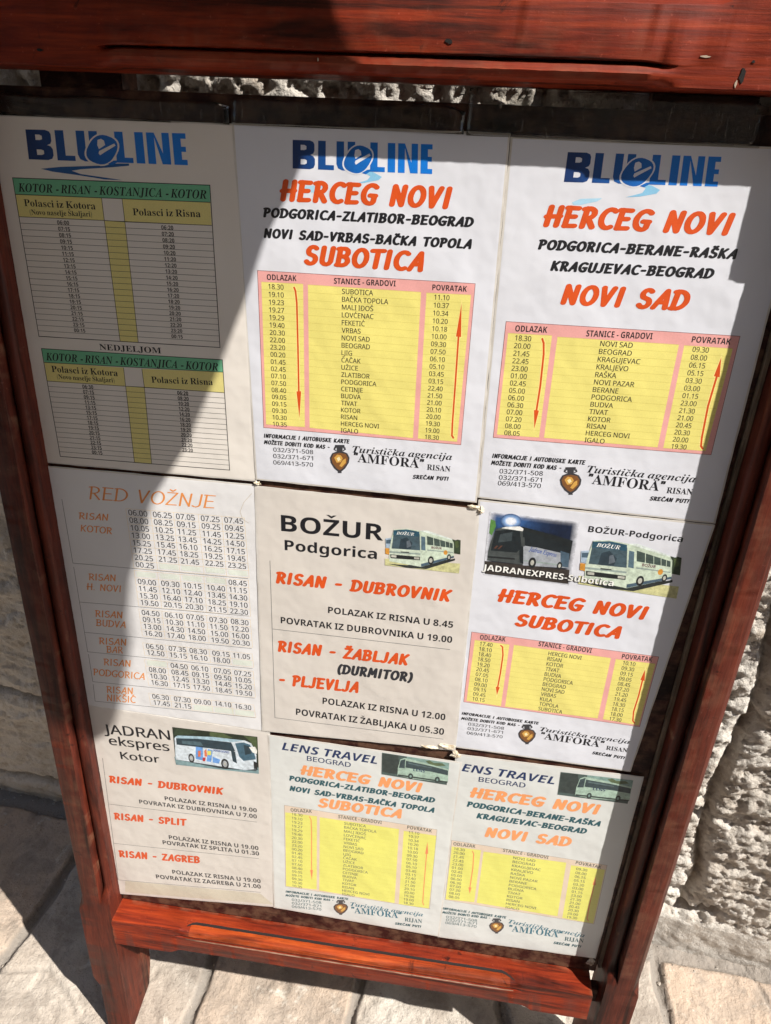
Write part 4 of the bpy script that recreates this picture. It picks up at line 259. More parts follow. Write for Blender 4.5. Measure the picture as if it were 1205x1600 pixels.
# hand brush capitals: pen strokes on a unit-high cell
def arc(cx,cy,rx,ry,a0,a1,n=9): return [(cx+rx*math.cos(R(a0+(a1-a0)*i/n)),cy+ry*math.sin(R(a0+(a1-a0)*i/n))) for i in range(n+1)]
V1=[(-.13,1.22),(0,1.10),(.13,1.24)]
BR={'A':(.62,[[(0,0),(.20,.5),(.42,1)],[(.42,1),(.50,.5),(.56,0)],[(.12,.32),(.52,.34)]]),
'B':(.62,[[(.08,0),(.08,1)],[(-.02,.97),(.28,1)]+arc(.28,.77,.22,.23,80,-80)+[(.1,.53)],[(.1,.53),(.28,.53)]+arc(.28,.27,.27,.26,80,-90)+[(.02,.02)]]),
'C':(.58,[arc(.38,.5,.34,.5,55,300,14)]),'D':(.66,[[(.08,0),(.08,1)],[(-.02,.97),(.2,1)]+arc(.2,.5,.42,.49,80,-80,12)+[(.0,.02)]]),
'E':(.56,[[(.08,0),(.08,1)],[(-.02,.99),(.48,.98)],[(.08,.52),(.42,.53)],[(.06,.01),(.52,.03)]]),
'F':(.52,[[(.08,0),(.08,1)],[(-.02,.99),(.48,.98)],[(.08,.52),(.42,.53)]]),
'G':(.66,[arc(.40,.5,.36,.5,52,290,14)+[(.58,.1),(.6,.42)],[(.38,.44),(.64,.43)]]),
'H':(.64,[[(.08,0),(.08,1)],[(.54,0),(.54,1)],[(-.02,.47),(.6,.51)]]),'I':(.26,[[(.1,0),(.1,1)]]),
'J':(.44,[[(.34,1),(.33,.3)]+arc(.13,.22,.2,.22,0,-140,8)]),'K':(.62,[[(.08,0),(.08,1)],[(.54,1),(.12,.47)],[(.2,.56),(.54,0)]]),
'L':(.50,[[(.08,1),(.08,.02)],[(.08,.02),(.46,.03)]]),'M':(.8,[[(.04,0),(.12,1)],[(.12,1),(.37,.3)],[(.37,.3),(.64,1)],[(.64,1),(.70,0)]]),
'N':(.66,[[(.08,0),(.08,1)],[(.08,1),(.54,0)],[(.54,0),(.56,1)]]),'O':(.70,[arc(.35,.5,.31,.5,100,460,20)]),
'P':(.56,[[(.1,0),(.1,1)],[(-.02,.96),(.24,1)]+arc(.24,.73,.26,.26,80,-90)+[(.12,.46)]]),
'R':(.62,[[(.1,0),(.1,1)],[(-.02,.96),(.24,1)]+arc(.24,.74,.25,.25,80,-90)+[(.12,.48)],[(.26,.48),(.56,0)]]),
'S':(.56,[arc(.3,.75,.22,.25,40,230,9)+arc(.27,.25,.24,.26,55,-150,10)]),'T':(.54,[[(.27,0),(.27,.98)],[(-.02,.97),(.56,1)]]),
'U':(.64,[[(.08,1),(.08,.3)]+arc(.31,.26,.23,.26,190,350,9)+[(.55,1)]]),'V':(.6,[[(.04,1),(.25,0)],[(.25,0),(.54,1)]]),
'Z':(.58,[[(.04,.98),(.52,.98)],[(.52,.98),(.04,.02)],[(.04,.02),(.54,.03)]]),
'-':(.42,[[(.07,.44),(.33,.45)]]),'(':(.32,[arc(.42,.45,.32,.66,120,240,8)]),')':(.32,[arc(-.1,.45,.32,.66,60,-60,8)]),'!':(.26,[[(.12,1),(.1,.32)],[(.09,.03),(.095,.04)]]),'.':(.24,[[(.09,.03),(.095,.035)]]),' ':(.36,[])}
PEN=dict(b=(.146,.10),bm=(.072,.058),bo=(.05,.034))
def hull(ps):
    ps=sorted(set((round(x,5),round(y,5)) for x,y in ps))
    def half(pp):
        h=[]
        for p in pp:
            while len(h)>1 and (h[-1][0]-h[-2][0])*(p[1]-h[-2][1])-(h[-1][1]-h[-2][1])*(p[0]-h[-2][0])<=0: h.pop()
            h.append(p)
        return h
    a=half(ps); b=half(ps[::-1]); return a[:-1]+b[:-1]
def bglyph(ch,sty):
    k=(ch,sty)
    if k in GC: return GC[k]
    base,acc=ACC.get(ch,(ch,None)); adv,st_=BR[base]; st_=[list(x) for x in st_]; rx,ry=PEN[sty]
    if acc=='v': st_.append([(p[0]+adv*.45,p[1]) for p in V1])
    if acc=='a': st_.append([(adv*.42,1.12),(adv*.42+.14,1.24)])
    nib=[(rx*math.cos(2*math.pi*j/10+.5),ry*math.sin(2*math.pi*j/10+.5)) for j in range(10)]
    V=[];F=[];Z=[];lev=0
    for pl in st_:
        for a,b in zip(pl[:-1],pl[1:]):
            a=(a[0],ry+a[1]*(1-2*ry));b=(b[0],ry+b[1]*(1-2*ry)); hp=hull([(p[0]+n[0],p[1]+n[1]) for p in(a,b) for n in nib]); o=len(V)
            V+= [(x+.2*y,y) for x,y in hp]; Z+=[lev]*len(hp); F.append(tuple(range(o,o+len(hp)))); lev+=1
    GC[k]=(np.array(V) if V else np.zeros((0,2)),F,adv+rx*1.5,np.array(Z)); return GC[k]
def layout(s,sty):
    Vs=[];Fs=[];Zs=[];x=0;o=0
    for ch in s:
        g=bglyph(ch,sty) if sty[0]=='b' else glyph(ch,sty)
        if len(g[0]):
            v=g[0].copy(); v[:,0]+=x; Vs.append(v); Fs+=[tuple(i+o for i in f) for f in g[1]]; o+=len(v); Zs.append(g[3] if len(g)>3 else np.zeros(len(v)))
        x+=g[2]
    sp=0 if sty[0]=='b' else STY[sty][3]
    if sp:                                                  # heavier weight: a second impression beside the first, or an outline all round
        sh=[(sp,0),(0,sp*.5)] if sp>0 else [(.05*math.cos(a*math.pi/4),.05*math.sin(a*math.pi/4)) for a in range(8)]
        v0=np.concatenate(Vs); f0=list(Fs)
        for i,(dx,dy) in enumerate(sh): Vs.append(v0+np.array((dx,dy))); Fs+=[tuple(k+o*(i+1) for k in f) for f in f0]; Zs.append(np.full(len(v0),(i+1)*1.))
    return np.concatenate(Vs),Fs,np.concatenate(Zs)

def rw(sty,s):
    v=layout(s,sty)[0]; return v[:,0].max()-v[:,0].min()

for _s in PRINT_DATA.values():                              # read every letter once while the scene is still small
    for _ops in _s.values():
        for _o in _ops:
            if _o[0]=='t' and _o[1][0]!='b': layout(_o[4],_o[1])
            if _o[0]=='c': [layout(x,_o[1]) for x in _o[4]+([_o[9][0]] if isinstance(_o[9],tuple) else [])]
bpy.data.objects.remove(_to); bpy.data.curves.remove(_tc)

# ------------------------------------------------------------ rock height fields
def vnoise(x,y,seed):
    rs=np.random.RandomState(seed); g=rs.rand(256,256); xi=np.floor(x).astype(int); yi=np.floor(y).astype(int); fx=x-xi; fy=y-yi
    fx=fx*fx*fx*(fx*(fx*6-15)+10); fy=fy*fy*fy*(fy*(fy*6-15)+10)
    a=g[xi&255,yi&255];b=g[(xi+1)&255,yi&255];c=g[xi&255,(yi+1)&255];d=g[(xi+1)&255,(yi+1)&255]
    return (a*(1-fx)+b*fx)*(1-fy)+(c*(1-fx)+d*fx)*fy
def fbm(x,y,seed,oct=5,gain=.5,ridge=False):
    s=0;a=1;t=0
    for i in range(oct):
        n=vnoise(x*2**i+17.3*i,y*2**i+9.1*i,seed+i); n=(1-abs(2*n-1)) if ridge else n
        s=s+a*n;t+=a;a*=gain
    return s/t
def pdist(x,y,pts):
    d=np.full(x.shape,9e9)
    for (x0,y0),(x1,y1) in zip(pts[:-1],pts[1:]):
        L=(x1-x0)**2+(y1-y0)**2; t=np.clip(((x-x0)*(x1-x0)+(y-y0)*(y1-y0))/L,0,1); d=np.minimum(d,np.hypot(x-x0-t*(x1-x0),y-y0-t*(y1-y0)))
    return d
def grid_obj(name,P,mat,attrs):
    nx,ny=P.shape[:2]; idx=np.arange(nx*ny).reshape(nx,ny)
    f=np.stack([idx[:-1,:-1],idx[1:,:-1],idx[1:,1:],idx[:-1,1:]],-1).reshape(-1,4)
    me=bpy.data.meshes.new(name); me.vertices.add(nx*ny); me.vertices.foreach_set('co',P.reshape(-1).astype(np.float32))
    n=len(f); me.loops.add(n*4); me.loops.foreach_set('vertex_index',f.reshape(-1).astype(np.int32)); me.polygons.add(n)
    me.polygons.foreach_set('loop_start',np.arange(0,n*4,4,dtype=np.int32)); me.polygons.foreach_set('use_smooth',np.ones(n,dtype=bool)); me.update(calc_edges=True)
    for k,a in attrs.items():
        at=me.attributes.new(k,'FLOAT','POINT'); at.data.foreach_set('value',a.reshape(-1).astype(np.float32))
    me.materials.append(mat); o=bpy.data.objects.new(name,me); sc.collection.objects.link(o); return o
def rockmat(name,cols,joint,sc_=1.,dirt=0.):
    N=Nd(name); o=N.coord((1,1,1)); a=N.noise(o,5*sc_,6,.6,.4); b=N.noise(o,38*sc_,8,.65); c3=N.noise(o,210,5,.65)
    at=N.n('ShaderNodeAttribute',attribute_name='joint').outputs['Fac']; tn=N.n('ShaderNodeAttribute',attribute_name='tone').outputs['Fac']
    c=N.ramp(a,[(.3,cols[0]),(.5,cols[1]),(.68,cols[2])])
    c=N.mix(tn,c,cols[4])
    c=N.mix(N.ramp(b,[(.3,.75),(.5,0.)]),c,cols[3])
    c=N.mix(N.ramp(c3,[(.28,.7),(.40,0.)]),c,tuple(x*.45 for x in cols[3]))
    c=N.mix(N.ramp(c3,[(.6,0.),(.75,.5)]),c,tuple(min(.8,x*1.25) for x in cols[2]))
    if dirt: c=N.mix(N.ramp(N.noise(o,11,7,.68,.8),[(.40,dirt),(.52,0.)]),c,cols[3]); c=N.mix(N.ramp(N.noise(o,26,6,.7,.5),[(.60,0.),(.68,.6)]),c,(.66,.62,.55))
    c=N.mix(at,c,joint)
    n=N.bump(b,.4,.006); n=N.bump(N.noise(o,95,6,.7),.55,.006,n); n=N.bump(c3,.8,.003,n)
    return N.set(Base_Color=c,Roughness=.82,Normal=n)
WALLM=rockmat('limestone_wall',[(.45,.395,.335),(.60,.55,.49),(.69,.655,.60),(.33,.265,.205),(.52,.495,.46)],(.22,.165,.115))
PAVEM=rockmat('limestone_paving',[(.37,.325,.28),(.47,.42,.365),(.55,.51,.455),(.26,.22,.185),(.49,.375,.285)],(.24,.215,.19),1.,.6)
# stone wall: a rough face with the joints between its blocks cut in
WA=np.array((-.6364,.165)); WB=np.array((.4968,.0735)); wd=(WB-WA)/np.linalg.norm(WB-WA); wn=np.array((wd[1],-wd[0]))
st=.003; s,z=np.meshgrid(np.arange(-1.0,1.62,st),np.arange(-.03,1.85,st),indexing='ij')
ws=s+.012*(fbm(s*9,z*9,5,3)-.5); wz=z+.012*(fbm(s*9+40,z*9,9,3)-.5)
RJ=[(1.02,1.0),(1.045,.80),(1.06,.70),(1.077,.605),(1.077,.50),(1.078,.405),(1.09,.303),(1.108,.21),(1.112,.098)]
joints=[RJ,[(.93,.10),(1.11,.098),(1.16,.115)],[(1.0,.80),(1.3,.83),(1.7,.82)],[(-1.1,.31),(-.3,.33),(.2,.29),(.6,.33),(1.08,.345)],[(-1.1,.055),(-.4,.05),(.2,.07),(.6,.08),(.95,.10)],
 [(-1.1,.78),(-.2,.80),(.5,.77),(1.03,.84)],[(-.22,.05),(-.2,.31)],[(.42,.31),(.45,.78)],[(.1,.79),(.12,1.21)],[(.75,.79),(.74,1.22)],[(-1.1,1.22),(-.2,1.20),(.5,1.225),(1.1,1.20),(1.7,1.21)],[(.5,1.22),(.52,1.9)],[(1.0,1.2),(1.0,1.9)],[(1.36,.82),(1.33,1.2)]]
jd=np.full(s.shape,9e9)
for j in joints: jd=np.minimum(jd,pdist(ws,wz,j))
jw=.002+.008*fbm(s*14,z*14,31,3); jm=np.clip(1-jd/(jw*1.25),0,1)**.6
pil=np.clip(jd/.022,0,1)**.5
rough=(fbm(s*6,z*7,11,3)-.5)*.020+(fbm(s*24,z*33,23,4,.5,True)-.6)*.0075+(fbm(s*70,z*80,43,3,.62)-.5)*.0075-.013*np.clip(fbm(s*45,z*55,143,4,.6)-.53,0,1)-.018*np.clip(fbm(s*115,z*125,153,3,.6)-.54,0,1)+(np.random.RandomState(5).rand(*s.shape)-.5)*.0019
strat=(fbm(s*5,z*34+6*fbm(s*4,z*4,77,3),61,4,.55)-.5)*.018
rightm=np.maximum(np.clip((s-.6)/.25,0,1),np.clip((z-1.0)/.1,0,1)*1.25)
prot=pil*.010+rough*(.55+.55*rightm)+strat*(1-.3*rightm)-jm*.013*(.45+1.1*fbm(s*55,z*60,301,3))
plinth=np.clip((.085-z)/.012,0,1)*np.clip((s-.80)/.1,0,1)
prot=prot*(1-plinth)+plinth*(.012+(fbm(s*30,z*30,91,4)-.5)*.008)
jm=jm*(1-plinth)
P=np.stack([WA[0]+wd[0]*s+wn[0]*prot,WA[1]+wd[1]*s+wn[1]*prot,z],-1)
tone=np.clip(fbm(s*2.2,z*2.2,14,3)*1.6-.45,0,1)*.7+plinth*.3
wall=grid_obj('stone_wall',P,WALLM,dict(joint=jm*np.clip(fbm(s*45,z*45,311,4)*2.2-.55,0,1)*.9,tone=np.clip(tone,0,1)))
tag(wall,'rough pale limestone wall of large weathered blocks behind the notice board','stone wall')
# ground: flagstones
gx,gy=np.meshgrid(np.arange(-1.25,1.35,.003),np.arange(-.62,.36,.003),indexing='ij')
wx=gx+.014*(fbm(gx*8,gy*8,3,3)-.5); wy=gy+.014*(fbm(gx*8+9,gy*8,6,3)-.5)
GJ=[[(-.50,.36),(-.544,.065),(-.562,-.06),(-.585,-.2),(-.63,-.62)],[(-.25,.3),(-.25,-.068),(-.251,-.109),(-.257,-.155),(-.27,-.62)],[(0,.3),(-.008,-.058),(-.013,-.111),(-.03,-.62)],[(.20,.3),(.205,-.067),(.213,-.087),(.22,-.62)],[(.457,.3),(.455,.06),(.452,-.001),(.457,-.052),(.46,-.62)],[(.80,.3),(.82,-.62)],[(-.9,.3),(-.95,-.62)]]
gd=np.full(gx.shape,9e9); slab=np.zeros(gx.shape)
for j in GJ: gd=np.minimum(gd,pdist(wx,wy,j)); slab+=(wx>np.interp(wy,[p[1] for p in j][::-1],[p[0] for p in j][::-1]))
gw=((gx-WA[0])*wd[0]+(gy-WA[1])*wd[1],); wl=(gx-WA[0])*wn[0]+(gy-WA[1])*wn[1]      # distance out from the wall
gd=np.minimum(gd,np.maximum(np.abs(wl-.012)-.012-.02*fbm(gx*5,gy*5,8,3),0)+.002)
cr=np.minimum(pdist(wx,wy,[(-.40,-.19),(-.445,-.145),(-.497,-.115),(-.60,-.14)]),pdist(wx,wy,[(-.37,-.02),(-.31,-.06),(-.26,-.04)]))
cr=np.minimum(cr,pdist(wx,wy,[(.55,-.1),(.62,-.03),(.60,.05)]))
gjw=.0065+.007*fbm(gx*16,gy*16,33,4,.6); gm=np.clip((gjw-gd)/.003,0,1)
edge=np.clip(gd/.009,0,1)**.5
lay=fbm(gx*7,gy*5,51,4); lay=np.floor(lay*9)/9*.6+lay*.4
h=(slab*.7919%1-.5)*.005+edge*.005+(fbm(gx*9,gy*9,21,4)-.5)*.007+(lay-.5)*.010+(fbm(gx*55,gy*55,71,4,.6)-.5)*.0034-.012*np.clip(fbm(gx*40,gy*30,171,4)-.6,0,1)+(np.random.RandomState(6).rand(*gx.shape)-.5)*.0005-gm*(.005+.004*fbm(gx*60,gy*60,77,3))-np.clip(1-cr/.004,0,1)*.004-.004
peach=np.where((slab*.618)%1>.5,.75,.1)+ (fbm(gx*6,gy*6,81,3)-.5)*.9; peach=np.where(gx>.457,.8+(fbm(gx*8,gy*8,83,3)-.5)*.8,peach)
pave=grid_obj('pavement',np.stack([gx,gy,h],-1),PAVEM,dict(joint=gm*.9+np.clip(1-cr/.005,0,1)*.5*(1-gm),tone=np.clip(peach,0,1))); tag(pave,kind='structure')
# grit gathered in the joints and along the wall
rs=np.random.RandomState(3); cand=np.argwhere((gm>.3)|((wl>.0)&(wl<.05))); pick=cand[rs.choice(len(cand),420,replace=False)]; free=np.stack([rs.randint(0,gx.shape[0],160),rs.randint(0,gx.shape[1],160)],1)
V=[];F=[]
for i_,j_ in np.concatenate([pick,free]):
    r_=rs.uniform(.0008,.0032)**1.0; x,y,z_=gx[i_,j_],gy[i_,j_],h[i_,j_]; b0=len(V); n6=[rs.uniform(.6,1.2) for _ in range(8)]
    for k in range(5): a=6.283*k/5+n6[7]; V.append((x+r_*n6[k]*math.cos(a),y+r_*n6[k]*math.sin(a),z_+r_*.15))
    V.append((x+r_*.2*(n6[5]-.9),y,z_+r_*n6[6])); V.append((x,y,z_-r_*.5))
    for k in range(5): F+=[(b0+k,b0+(k+1)%5,b0+5),(b0+(k+1)%5,b0+k,b0+6)]
grit=mesh_obj('grit',V,F,PAVEM); tag(grit,kind='stuff')
gp=np.array([(-80,-80,-.02),(80,-80,-.02),(80,80,-.02),(-80,80,-.02)]); g=mesh_obj('ground',gp,[(0,1,2,3)],PAVEM); tag(g,kind='structure')

# the lane: the wall goes on up and along, an unseen house is added opposite to tone down the sky
def slab(name,pts,z0,z1,mat,parent=None):
    V=[(x,y,z) for z in (z0,z1) for x,y in pts]; n=len(pts); return mesh_obj(name,V,[tuple(range(n))[::-1],tuple(range(n,2*n))]+[(k,(k+1)%n,(k+1)%n+n,k+n) for k in range(n)],mat,parent)
def wpt(s_,o_): return (WA[0]+wd[0]*s_+wn[0]*o_,WA[1]+wd[1]*s_+wn[1]*o_)
slab('upper_courses',[wpt(-8,-.02),wpt(9,-.02),wpt(9,-.6),wpt(-8,-.6)],1.84,7.5,WALLM,wall)
slab('side_course',[wpt(-8,-.02),wpt(-.995,-.02),wpt(-.995,-.6),wpt(-8,-.6)],-.05,1.84,WALLM,wall); slab('side_course',[wpt(1.61,-.02),wpt(9,-.02),wpt(9,-.6),wpt(1.61,-.6)],-.05,1.84,WALLM,wall)
house=bpy.data.objects.new('unseen_house',None); sc.collection.objects.link(house); house.location=(0,-3.4,0); tag(house,'plain stone house with dark shutters, unseen and added across the lane to tone down sky light','house')
HOUSEM=Nd('house_stone'); _o=HOUSEM.coord(); HOUSEM=HOUSEM.set(Base_Color=HOUSEM.ramp(HOUSEM.noise(_o,2,6),[(.3,(.25,.22,.19)),(.7,(.38,.35,.31))]),Roughness=.9)
SHUT=Nd('shutter_paint'); _o=SHUT.coord(); SHUT=SHUT.set(Base_Color=SHUT.ramp(SHUT.noise(_o,5,3),[(.3,(.03,.05,.035)),(.7,(.05,.075,.05))]),Roughness=.6)
slab('house_wall',[(-9,-4),(7,-4),(7,0),(-9,0)],-.05,8.,HOUSEM,house)
for x in (-6.5,-3.6,-.7,2.2,5.0):
    for z in (1.1,4.2):
        for dx in (0,.56): slab('shutter',[(x+dx,.002),(x+dx+.53,.002),(x+dx+.53,.045),(x+dx,.045)],z,z+1.5,SHUT,house)
slab('roof',[(-9.2,-4.2),(7.2,-4.2),(7.2,.3),(-9.2,.3)],8.002,8.2,HOUSEM,house)

# ------------------------------------------------------------ notice board
board=bpy.data.objects.new('notice_board',None); sc.collection.objects.link(board); board.matrix_world=W@Matrix.Translation((0,-.85,0))
tag(board,'reddish brown varnished wooden notice board on two feet, leaning against the stone wall','notice board')
BOFF=.85
def sm(a,b,x):
    t=min(1,max(0,(x-a)/(b-a))) if b!=a else float(x>=a); return t*t*(3-2*t)
BEAD=[(5.5-5.5*math.cos(math.pi*k/6),10.5+5.5*math.sin(math.pi*k/6)) for k in range(7)]
RB=[(7.5+6.5*math.cos(R(215-40.8*k)),17.+8.5*math.sin(R(215-40.8*k))) for k in range(7)]
def section(Wd,mi,mo,hb,front=25.,rail=False):
    f=front-25.; bead=RB if rail else BEAD; pts=[((0,hb),(0,hb)),((0,7.),(0,3.) if rail else (0,7.)),((0,24.2),(2.6,8.) if rail else (0,10.5))]
    pts+=[((.05+k*1.9,25.),bead[k]) for k in range(7)]
    pts+=[((12.3,25.),(13.8,12.) if rail else (11.0,9.0)),((12.7,25.),(14.3,24.) if rail else (11.5,23.6)),((13.1,25.),(15.2,25.) if rail else (12.2,25.))]
    r=[(a[0]+(b[0]-a[0])*mi,a[1]+(b[1]-a[1])*mi+(f if i>1 else 0)) if i else (a[0],a[1]) for i,(a,b) in enumerate(pts)]
    for a,b in (((Wd-1.0,25.),(Wd-9.5,25.)),((Wd-.2,24.3),(Wd-8.6,24.4)),((Wd,23.),(Wd-.3,13.5)),((Wd,22),(Wd,12.5)),((Wd,hb),(Wd,hb))):
        r.append((a[0]+(b[0]-a[0])*mo,(a[1]+(b[1]-a[1])*mo+(f if a[1]!=hb else 0))))
    return r
def member(name,axis,a,b,inner,sgn,Wd,fin,fout,fhb,mat,fW=None,step=5.,seed=0):
    rs=random.Random(seed); V=[];F=[]; n=max(2,int((b-a)/step)); m=None
    ts=[a+(b-a)*i/n for i in range(n+1)]; wob=0
    for t in ts:
        S=section(fW(t) if fW else Wd,fin(t),fout(t),fhb(t),29.,axis=='x'); m=len(S); wob=wob*.85+rs.uniform(-.12,.12)
        for k,(d,h) in enumerate(S):
            e=rs.uniform(-.16,.16) if 0<k<m-1 else 0
            p=inner+sgn*(d+e); hh=h+wob*.25*(h>0)+(rs.uniform(-.14,.14) if 0<k<m-1 else 0)
            V.append(((t if axis=='x' else p)/1000,(p if axis=='x' else t)/1000+BOFF,hh/1000))
    for i in range(n):
        for k in range(m-1): F.append((i*m+k,i*m+k+1,(i+1)*m+k+1,(i+1)*m+k))
        F.append((i*m+m-1,i*m,(i+1)*m,(i+1)*m+m-1))
    F.append(tuple(range(m))[::-1]); F.append(tuple(n*m+k for k in range(m)))
    MI=[]
    for i in range(n):
        mv=fin(ts[i]) if axis=='x' else 0
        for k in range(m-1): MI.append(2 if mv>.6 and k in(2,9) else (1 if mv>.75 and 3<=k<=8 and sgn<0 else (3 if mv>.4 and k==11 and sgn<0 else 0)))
        MI.append(0)
    MI+=[0,0]
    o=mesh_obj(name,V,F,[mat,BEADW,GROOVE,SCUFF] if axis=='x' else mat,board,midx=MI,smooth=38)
    bm=bmesh.new(); bm.from_mesh(o.data); bmesh.ops.recalc_face_normals(bm,faces=bm.faces); bm.to_mesh(o.data); bm.free(); o.data.set_sharp_from_angle(angle=R(38)); return o
# stiles (y is up: -850 at the feet, 420 at the top)
def st_in(t): return sm(-572,-545,t)*(1-sm(275,300,t))
def st_out(t):
    lo=sm(-588,-574,t)*(1-sm(330,350,t)); foot=1-sm(-752,-726,t); return max(lo,foot)
def st_hb(t): return -20-26*sm(-690,-765,t)+14*sm(-790,-850,t)
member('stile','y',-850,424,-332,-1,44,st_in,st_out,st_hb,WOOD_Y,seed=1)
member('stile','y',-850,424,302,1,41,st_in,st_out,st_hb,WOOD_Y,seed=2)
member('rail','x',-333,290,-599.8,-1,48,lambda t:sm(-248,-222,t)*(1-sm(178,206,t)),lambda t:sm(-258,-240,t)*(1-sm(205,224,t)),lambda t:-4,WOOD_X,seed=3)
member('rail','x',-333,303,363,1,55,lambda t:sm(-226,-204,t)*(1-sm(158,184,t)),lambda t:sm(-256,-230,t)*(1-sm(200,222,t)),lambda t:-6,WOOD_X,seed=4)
def box(name,x0,x1,y0,y1,z0,z1,mat,parent=board,off=BOFF,bev=.0012,nx=1):
    bm=bmesh.new(); bmesh.ops.create_cube(bm,size=1); 
    for v in bm.verts: v.co=Vector(((x0+x1)/2+v.co.x*(x1-x0),(y0+y1)/2+v.co.y*(y1-y0),(z0+z1)/2+v.co.z*(z1-z0)))/1000+Vector((0,off,0))
    bmesh.ops.bevel(bm,geom=bm.edges[:],offset=bev,segments=2,affect='EDGES')
    me=bpy.data.meshes.new(name); bm.to_mesh(me); bm.free(); me.materials.append(mat); o=bpy.data.objects.new(name,me); sc.collection.objects.link(o); o.parent=parent; return o
box('panel',-331.,297.,-598.,352,-14,-1.6,PANEL)
box('batten',297.4,301.7,-586,350,-15,1.2,RAW,bev=.0008)
box('tenon',289,303,-640,-614,-2,10,PANEL)
box('hinge_block',178,252,340,372,-44,-14.6,PANEL)
box('hinge_block',-294,-226,340,372,-44,-14.6,PANEL)

CHIP=Nd('bare_wood_chip').set(Base_Color=(.42,.33,.25),Roughness=.8); HOLE=Nd('near_black_hole').set(Base_Color=(.006,.004,.003),Roughness=.9)  # holes are near-black patches laid on the rail face
def nick(name,u,v,w,h,mat,seed):
    rs=random.Random(seed); k=9; c=[(u+w*math.cos(6.283*j/k)*rs.uniform(.6,1.1),v+h*math.sin(6.283*j/k)*rs.uniform(.6,1.1)) for j in range(k)]
    V=[(x/1000,y/1000+BOFF,.0286) for x,y in c]+[(x/1000,y/1000+BOFF,.02955) for x,y in c]; mesh_obj(name,V,[tuple(range(k,2*k))]+[(j,(j+1)%k,(j+1)%k+k,j+k) for j in range(k)],mat,board)
for a in (('hole',224,371,2.2,5,HOLE,1),('chip',221,366,.8,2.5,CHIP,5),('chip',198,381,3.6,.7,CHIP,2),('hole',229,379,1.2,1.,HOLE,3),('hole',30,385,3.,1.6,HOLE,4),('hole',-265,372,3.,1.,HOLE,6),('chip',-60,372,.6,1.4,CHIP,7)): nick(*a)

# ------------------------------------------------------------ sheets
INFO=dict(P1=('cream',1.0,'cream timetable with two green-headed tables of Kotor and Risan departures, top left'),
P2=('white',2.0,'white timetable headed HERCEG NOVI SUBOTICA, blue logo and long yellow table, top middle'),
P3=('white',1.6,'white timetable headed HERCEG NOVI, NOVI SAD under a blue logo, top right'),
P4=('pale',1.2,'white sheet headed RED VOŽNJE with thin orange town names and columns of times'),
P5=('buff',2.3,'cream sheet with RISAN DUBROVNIK and RISAN ŽABLJAK beneath one white bus, board centre'),
P6=('white',1.7,'white timetable with two bus photographs side by side, one taken at night'),
P7=('buff',1.4,'cream sheet listing RISAN to DUBROVNIK, SPLIT and ZAGREB, bottom left'),
P8=('faded',2.0,'faded timetable with pale orange HERCEG NOVI and SUBOTICA, bottom middle'),
P9=('faded',1.6,'faded timetable with pale orange HERCEG NOVI and NOVI SAD, bottom right'))
